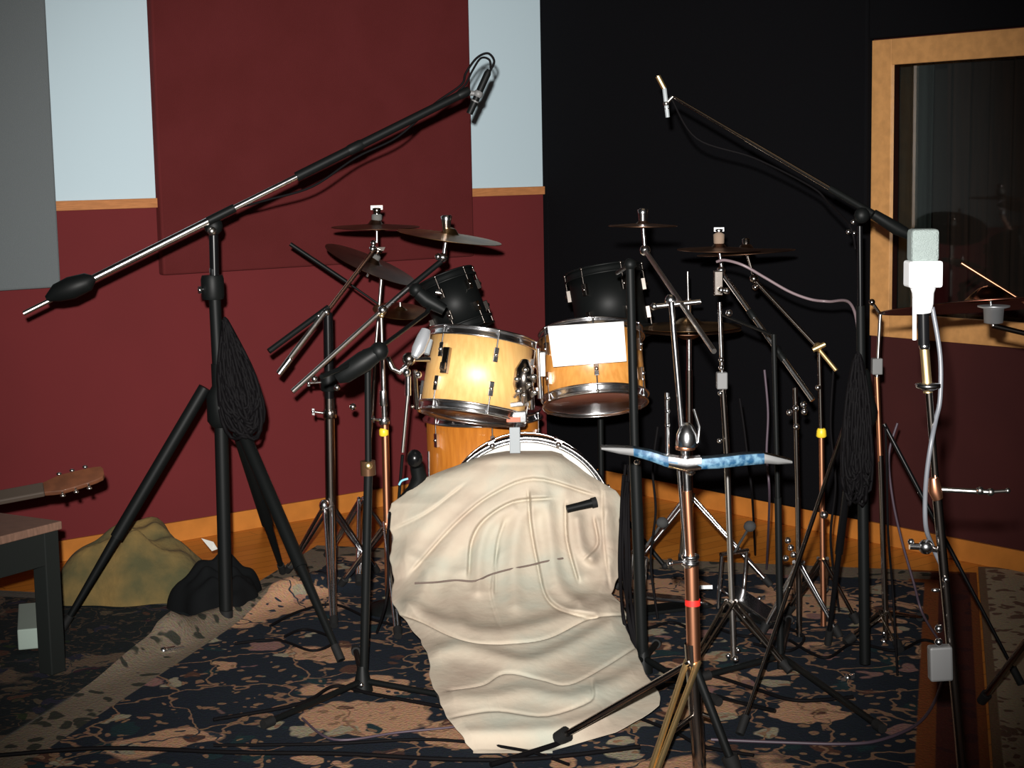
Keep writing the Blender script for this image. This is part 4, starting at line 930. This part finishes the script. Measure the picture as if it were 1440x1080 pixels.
# boom stand 1153
t, D = pole_stand('cymbal_stand', 'chrome cymbal stand with a yellow clutch sleeve, behind the right boom stand', 'cymbal stand', (1158, 885), [((1158, 880), (1155, 615), .0085, COPPER), ((1155, 620), (1152, 495), .0065, DCHROME)], [(1108, 872), (1205, 885), (1160, 840)], (1157, 785), .0075, DCHROME, True)
MB().lathe(P(1155, 615, D), ZV, [(0, .012), (.004, .016), (.022, .014), (.028, .011)], 16).build('yellow_sleeve', YEL, t, label='yellow sleeve')
MB().tube(P(1062, 395, D+.1), P(1150, 489, D), .0055).build('boom', DCHROME, t); MB().tube(P(1148, 487, D), P(1176, 521, D-.04), .0065).build('boom_tail', GOLD, t)
MB().ball(P(1150, 488, D-.01), .014).tube(P(1143, 492, D-.02), P(1160, 484, D-.02), .008).build('boom_clamp', GOLD, t)
MB().ball(P(1150, 545, D-.01), .009).build('clutch', CHROME, t); MB().ball(P(1159, 724, D-.02), .013).build('leg_clamp', CHROME, t)
tp = P(1049, 352, D+.1); MB().tube(P(1062, 395, D+.1), tp, .005).ball(P(1060, 392, D+.1), .014).ball(P(1062, 404, D+.1), .010).build('tilter_joint', DCHROME, t)
MB().lathe(tp+ZV*.004, ZV, [(0, .009), (.03, .012), (.034, .006)], 12).build('wing_nut', DCHROME, t)
cymbal(tp-ZV*.006, (-.05, .02, 1), .15, 'dark cymbal farther back, right beside the one above the bright sloping boom', CYMD)
# stand 1235
t, D = pole_stand('microphone_stand', 'thin chrome stand with a grey clamp block behind the right boom stand', 'microphone stand', (1246, 905), [((1246, 900), (1238, 640), .0085, DCHROME), ((1238, 650), (1233, 530), .008, COPPER), ((1233, 535), (1238, 440), .0055, STEEL)], [(1190, 915), (1300, 880), (1265, 925)], (1243, 860), .006, DCHROME, True)
MB().box(P(1233, 515, D), ((1, 0, 0), (0, 1, 0), ZV), (.015, .013, .024)).build('clamp_block', GREYM, t, .003)
MB().ball(P(1243, 902, D-.04), .010).ball(P(1243, 890, D-.04), .008).build('foot_clamp', CHROME, t)
MB().tube(P(1238, 442, D), P(1226, 425, D), .005).ball(P(1226, 425, D), .010).build('top_joint', DCHROME, t)
# black stand 1095
t, D = pole_stand('microphone_stand', 'plain black microphone stand with long flat legs between the chrome stands at right', 'microphone stand', (1098, 945), [((1098, 940), (1094, 700), .010, BLACKM), ((1094, 705), (1088, 470), .007, BLACKM)], [(1240, 1038), (985, 965), (1110, 880)], (1098, 922), .009, BLACKM, False)
MB().tube(P(1088, 472, D), P(1010, 440, D+.3), .005).build('boom', BLACKM, t)
tag(MB().path(smooth_path([P(1008, 368, 4.85), P(1020, 366, 4.83), P(1045, 373, 4.8), P(1075, 390, 4.8), P(1110, 410, 4.8), P(1140, 421, 4.8), P(1165, 424, 4.8), P(1195, 426, 4.7), P(1207, 470, 4.62), P(1207, 560, 4.6)], 8), .0042, 8).build('microphone_cable', mat('pale_pink_grey_cable', (.17, .125, .135), .4)), 'pale pinkish cable arching right from the cymbal stand above the bright boom', 'cable')
# big cymbal at the right with chrome cup
Dc = 4.0; cc_ = P(1392, 430, Dc)
cymbal(cc_, (-.035, .155, 1), .262, 'large red-brown cymbal in front of the window, cut by the right picture edge', mat('red_brown_bronze', (.20, .07, .045), .25, 1, c2=(.12, .04, .03), nscale=10), bell=.18)
t = thing('cymbal_stand', (P(1490, 500, Dc).x, Dc, 0), 'cymbal stand beyond the right edge whose arm carries the large red-brown cymbal', 'cymbal stand')
xr = P(1490, 500, Dc).x
MB().tube((xr, Dc, .05), (xr, Dc, 1.02), .013).build('pole', DCHROME, t)
feet(t, Vector((xr, Dc, .35)), [(xr-.12, Dc-.25, 0), (xr+.28, Dc, 0), (xr-.1, Dc+.25, 0)], .009, DCHROME)
MB().tube((xr, Dc, 1.0), P(1396, 458, Dc), .0065).build('arm', DCHROME, t)
MB().lathe(P(1397, 455, Dc-.02), ZV, [(0, .014), (.002, .022), (.036, .024), (.040, .038), (.043, .038)], 32).build('cymbal_cup', mat('satin_silver', (.8, .83, .86), .38, .9), t, label='bright chrome cup')
MB().tube(P(1396, 458, Dc), cc_+ZV*.03, .004).build('cymbal_rod', CHROME, t)
MB().tube(P(1352, 370, 4.1), P(1500, 462, 4.05), .004).build('boom_rod', COPPER, t)

# pedals / hardware on the rug behind the stands at right
def pedal(px, py, label, ang):
    g = Z(px, py); t = thing('drum_pedal', g, label, 'drum pedal'); d = Vector((math.cos(ang), math.sin(ang), 0)); s = Vector((-d.y, d.x, 0))
    MB().box(g+ZV*.018, (d, s, ZV), (.14, .045, .005)).build('base_plate', BLACKM, t, .002)
    MB().box(g+ZV*.05-d*.0, (d*.97+ZV*.2, s, ZV*.97-d*.2), (.13, .035, .005)).build('footboard', CHROME, t, .003)
    for k in (-1, 1): MB().tube(g+d*.12+s*.05*k+ZV*.02, g+d*.10+s*.05*k+ZV*.2, .006).build('upright', CHROME, t)
    MB().tube(g+d*.10-s*.055+ZV*.2, g+d*.10+s*.055+ZV*.2, .007).build('axle', CHROME, t)
    MB().tube(g+d*.10+ZV*.2, g+d*.02+ZV*.3, .004).ball(g+d*.02+ZV*.3, .02, (1, 1, .9)).build('beater', mat('dark_beater_felt', (.03, .03, .03), .9), t)
    return t
pedal(940, 862, 'chrome drum pedal on the rug right of the blanket behind the black pole', R_(200))
pedal(1060, 872, 'chrome drum pedal on the rug behind the thin stand with the grey block', R_(120))
for i, (px, py, lab) in enumerate(((905, 800, 'left'), (1010, 842, 'right'))): pass

# ------------------------------------------------------------------ left side furniture
C0 = Z(80, 733, .455); e1_ = Vector((-.53, -.85, 0)).normalized(); e2_ = Vector((-.85, .53, 0)).normalized()
t = thing('side_table', (C0.x, C0.y, 0), 'small dark table with a worn brown top at the left edge', 'table')
cen = C0+e1_*.2+e2_*.25
MB().box(cen-ZV*.012, (e1_, e2_, ZV), (.21, .26, .012)).build('tabletop', STOOLT, t, .003)
MB().box(C0+e1_*.2+e2_*.012-ZV*.07, (e1_, e2_, ZV), (.19, .012, .05)).box(C0+e1_*.012+e2_*.25-ZV*.07, (e2_, e1_, ZV), (.24, .012, .05)).box(C0+e1_*.388+e2_*.25-ZV*.07, (e2_, e1_, ZV), (.24, .012, .05)).build('apron', STOOL, t, .002)
for a in (.025, .375):
    for b2 in (.025, .475): 
        p = C0+e1_*a+e2_*b2; MB().box(Vector((p.x, p.y, .228)), (e1_, e2_, ZV), (.027, .027, .217)).build('leg', STOOL, t, .003)
# guitar headstock over the table
t = thing('guitar', P(0, 705, 4.7), 'red-brown guitar neck and headstock resting over the small dark table', 'guitar')
n0, n1 = P(-120, 722, 4.62), P(62, 688, 4.72); h1 = P(146, 665, 4.78)
d = (n1-n0).normalized(); up = Vector((0, -.5, .86))
s = d.cross(up).normalized(); up = s.cross(d).normalized()
MB().box((n0+n1)/2, (d, s, up), ((n1-n0).length/2, .024, .009)).build('neck', FRET, t, .004)
hd = (h1-n1); hdn = hd.normalized()
b = MB(); G = []
for f, w0 in ((0, .022), (.15, .030), (.3, .036), (.6, .034), (.85, .030), (.97, .024), (1, .012)):
    p = n1+hd*f; G.append([p-s*w0+up*.007, p+s*w0+up*.007, p+s*w0-up*.007, p-s*w0-up*.007, p-s*w0+up*.007])
b.grid(G); b.add(G[0][:4], [(3, 2, 1, 0)], False); b.add(G[-1][:4], [(0, 1, 2, 3)], False); hs = b.build('headstock', GUITW, t, .001)
for k in range(3):
    for sd in (-1, 1): MB().tube(n1+hd*(.28+.22*k)+s*.03*sd, n1+hd*(.28+.22*k)+s*.046*sd, .004).ball(n1+hd*(.28+.22*k)+s*.05*sd, .008, (1, 1, .6)).build('tuning_peg', STEEL, hs)
bb = MB(); bc = P(-230, 735, 4.56)+ZV*.07; bb.lathe(bc-up*.022, up, [(0, .13), (.005, .15), (.04, .15), (.045, .13)], 32).lathe(bc-d*.2-up*.022, up, [(0, .16), (.005, .18), (.04, .18), (.045, .16)], 32); bb.build('body', GUITW, t)
# olive blanket heap
def heap(name, ctr, rx, ry, h, m, label, cat, sd=0, lumps=7):
    rr = random.Random(sd); L = [(rr.uniform(-.6, .6), rr.uniform(-.6, .6), rr.uniform(.2, .45), rr.uniform(.35, 1)) for _ in range(lumps)]; G = []
    N1, N2 = 40, 64
    for i in range(N1+1):
        row = []; q = i/N1
        for j in range(N2+1):
            a = 2*PI*j/N2; e = 1+.10*math.sin(3*a+sd)+.06*math.sin(7*a+2*sd); u = q*math.cos(a); v = q*math.sin(a)
            z = sum(w*math.exp(-((u-x)**2+(v-y)**2)/(s*s)) for x, y, s, w in L)
            z = h*(.62+.27*min(1.4, z/1.6))*max(0, 1-q**4)**.6 + .012*math.sin(9*u+5*v+sd)*(1-q**3) + .010*math.sin(17*v-8*u)*(1-q**3)
            row.append(Vector((ctr[0]+rx*e*u, ctr[1]+ry*e*v, max(z, 0)+.012)))
        G.append(row)
    o = MB().grid(G).build(name, m); return tag(o, label, cat)
g = Z(185, 842)
heap('blanket', (g.x, g.y+.06), .27, .22, .24, OLIVE, 'crumpled olive brown blanket heaped on the floor behind the left tripod', 'blanket', 3, 9)
g = Z(318, 852)
heap('bag', (g.x-.02, g.y-.02), .15, .16, .17, mat('black_bag_cloth', (.004, .0045, .005), .9, spec=.1), 'dark soft bag slumped on the floor beside the olive blanket', 'bag', 11, 8)
pp = [P(283, 757, 5.75), P(300, 762, 5.72), P(306, 772, 5.7), P(298, 775, 5.7)]
b = MB(); b.add(pp+[q+Vector((0, .002, 0)) for q in pp], [(0, 1, 2, 3), (7, 6, 5, 4), (0, 4, 5, 1), (1, 5, 6, 2), (2, 6, 7, 3), (3, 7, 4, 0)], False)
tag(b.build('paper_scrap', mat('offwhite_paper', (.6, .6, .55), .6)), 'pale scrap of paper poking up between olive blanket and dark bag', 'paper')
g = Z(36, 920)
t = MB().box(Vector((g.x, g.y+.15, .05)), ((.9, .25, 0), (-.25, .9, 0), ZV), (.06, .16, .032)).build('cardboard_box', mat('pale_card', (.25, .31, .27), .7), None, .004); tag(t, 'pale flat box on the rug under the small dark table', 'box')

# ------------------------------------------------------------------ cables on the floor
def floor_cable(pts, label, m=CABLE, r=.0045, z=.016):
    o = MB().path(smooth_path([Z(x, y, z+r) + Vector((0, 0, 0)) for x, y in pts], 8), r, 7).build('floor_cable', m); return tag(o, label, 'cable')
floor_cable([(300, 1012), (420, 990), (470, 965), (520, 975), (600, 990), (660, 1000)], 'black cable on the rug passing the foot of the low tripod stand', r=.005)
floor_cable([(0, 1062), (150, 1052), (330, 1058), (480, 1060), (640, 1068), (760, 1066), (900, 1050)], 'long black cable along the bottom of the picture in front of the blanket', r=.0055)
floor_cable([(300, 1048), (460, 1046), (610, 1040), (735, 1010+45), (800, 1075)], 'black cable running just behind the longest foreground cable', r=.004)
floor_cable([(425, 1010), (470, 1040), (560, 1030), (660, 1018), (640, 1000)], 'thin brown cable looping on the peach rug flowers left of the blanket', CABLEP, .0032)
floor_cable([(905, 985), (870, 1005), (845, 1018), (800, 1040), (740, 1060), (690, 1075)], 'thick black cable in front of the trailing blanket hem', r=.007)
floor_cable([(900, 1010), (950, 1030), (990, 1050), (1060, 1062)], 'short black cable between the legs of the centre foreground stand')
floor_cable([(1000, 1040), (1100, 1044), (1190, 1046), (1240, 1040), (1290, 1018), (1315, 985), (1330, 940)], 'purplish grey cable curving across the dark rug toward the right foreground stand', CABLEP, .0042)
floor_cable([(930, 940), (1000, 950), (1060, 968), (1120, 985), (1200, 980)], 'grey-black cable crossing behind the centre foreground stand', r=.005)
floor_cable([(940, 965), (990, 975), (1050, 990), (1090, 1000)], 'black glossy cable just in front of the grey-black crossing cable', BLACKS, .006)
floor_cable([(380, 880), (420, 860), (470, 850), (520, 870), (560, 880)], 'black cable snaking behind the low tripod stand')
floor_cable([(330, 905), (390, 900), (440, 915), (470, 900), (430, 885), (400, 895)], 'loose loop of black cable by the foot of the left boom stand', r=.004)
floor_cable([(1110, 900), (1160, 925), (1200, 905), (1260, 915), (1300, 900), (1340, 915)], 'black cable winding around the base of the right boom stand')
floor_cable([(1000, 880), (1050, 895), (1090, 880), (1130, 895), (1110, 915), (1060, 905)], 'loop of black cable behind the chrome stands at right')
floor_cable([(860, 870), (900, 885), (945, 875), (980, 890)], 'short black cable on the rug at the right flank of the blanket')
tag(MB().path(smooth_path([P(1262, 595, 5.0), P(1250, 640, 5.0), P(1255, 700, 5.0), P(1268, 760, 5.0), P(1285, 820, 5.0), P(1297, 862, 5.0), Z(1320, 900, .02)], 8), .004, 7).build('microphone_cable', CABLEP), 'purplish cable hanging between the right boom stand and the foreground stand', 'cable')
tag(MB().path(smooth_path([P(1245, 600, 4.52), P(1247, 660, 4.52), P(1249, 750, 4.55), P(1256, 840, 4.6), Z(1262, 950, .02)], 8), .0035, 7).build('microphone_cable', CABLE), 'black cable hanging straight down beside the right boom stand pole', 'cable')
tag(MB().path(smooth_path([P(548, 720, 5.05), P(545, 760, 5.0), P(546, 810, 4.98), P(542, 850, 4.95), Z(530, 890, .02)], 8), .004, 7).build('microphone_cable', CABLE), 'black cable hanging along the left edge of the blanket', 'cable')

for i, (pp, lab, m_) in enumerate((
    ([(1040, 560), (1046, 600), (1052, 650), (1058, 700), (1062, 760)], 'thin dark cable hanging behind the right half of the blue crossbar', CABLE),
    ([(1075, 520), (1080, 580), (1078, 640), (1082, 700), (1078, 780)], 'dark cable hanging behind the right grey tip of the blue crossbar', CABLEP),
    ([(925, 600), (918, 660), (922, 720), (915, 790), (925, 850)], 'dark cable hanging behind the left half of the blue crossbar', CABLE),
    ([(1172, 520), (1168, 600), (1175, 680), (1168, 760), (1180, 840)], 'dark cable hanging between the yellow sleeved right stand and the right boom stand', CABLE))):
    o_ = MB().path(smooth_path([P(x, y, 5.15) for x, y in pp[:-1]]+[Z(pp[-1][0], pp[-1][1]+20, .02)], 8), .004, 7).build('microphone_cable', m_); tag(o_, lab, 'cable')
g = Z(230, 915, .02)
t = thing('cable_plug', (g.x, g.y, 0), 'small chrome cable plug glinting on the rug between table and left tripod', 'plug')
MB().tube(g, g+Vector((.03, .02, 0)), .009).ball(g, .012).build('plug_body', CHROME, t); MB().tube(g+Vector((.03, .02, 0)), g+Vector((.055, .035, 0)), .0035).build('plug_tip', CHROME, t)
for i, (x, y, lab) in enumerate(((1068, 842, 'small chrome wing nut lying nearest the sloping tripod leg on the rug at right'), (1046, 868, 'small chrome wing nut lying just right of the thin grey-block stand'), (1192, 953, 'small chrome memory lock lying left of the right boom stand foot'))):
    g = Z(x, y, .022); t = thing('wing_nut', (g.x, g.y, 0), lab, 'wing nut')
    MB().ball(g, .010).build('hub', CHROME, t); MB().box(g, ((1, .2, .2), (0, 1, 0), (0, 0, 1)), (.020, .004, .006)).build('wings', CHROME, t)
# ------------------------------------------------------------------ light
sc = bpy.context.scene
def spot(loc, aim, e, colr, ang, blend, size, name):
    l = bpy.data.lights.new(name, 'SPOT'); l.energy = e; l.color = colr; l.spot_size = R_(ang); l.spot_blend = blend; l.shadow_soft_size = size
    o = bpy.data.objects.new(name, l); col.objects.link(o); o.location = loc
    o.rotation_euler = (Vector(aim)-Vector(loc)).to_track_quat('-Z', 'Y').to_euler(); return o
spot((-.04, -.02, H+.125), P(650, 425, 6), 2300, (1.0, .97, .93), 49, 1.0, .022, 'camera_flash')
l = bpy.data.lights.new('ceiling_fill_light', 'AREA'); l.energy = 1.0; l.size = 1.2; l.color = (1, .72, .45); o = bpy.data.objects.new('ceiling_fill_light', l); col.objects.link(o); o.location = (.6, 4.2, CEIL-.06)  # unseen light under the ceiling, added as weak warm ambient fill
w = bpy.data.worlds.new('world'); sc.world = w; w.use_nodes = True; w.node_tree.nodes['Background'].inputs[0].default_value = (.5, .55, .6, 1); w.node_tree.nodes['Background'].inputs[1].default_value = .04
sc.view_settings.view_transform = 'Standard'; sc.view_settings.look = 'None'; sc.view_settings.gamma = 1; sc.view_settings.exposure = 0
sc.view_settings.use_curve_mapping = False
# repeats of a kind share a group
GR = {'cymbal': 'cymbals of the drum kit', 'cymbal_stand': 'chrome cymbal stands around the kit', 'microphone_stand': 'microphone stands around the kit', 'boom_microphone_stand': 'tall black overhead boom stands',
      'floor_cable': 'cables lying on the rugs', 'microphone_cable': 'microphone cables hanging from the stands', 'coiled_cable': 'coiled cable bundles on the boom stands', 'acoustic_panel': 'fabric acoustic panels on the walls',
      'persian_rug': 'patterned rugs on the floor', 'wing_nut': 'small chrome wing nuts on the rug', 'drum_pedal': 'chrome drum pedals', 'tom_stand': 'black stands behind the toms', 'curtain': 'curtains behind the window glass'}
for o in list(col.objects):
    n = o.name.split('.')[0]
    if o.parent is None and 'category' in o and n in GR: o['group'] = GR[n]
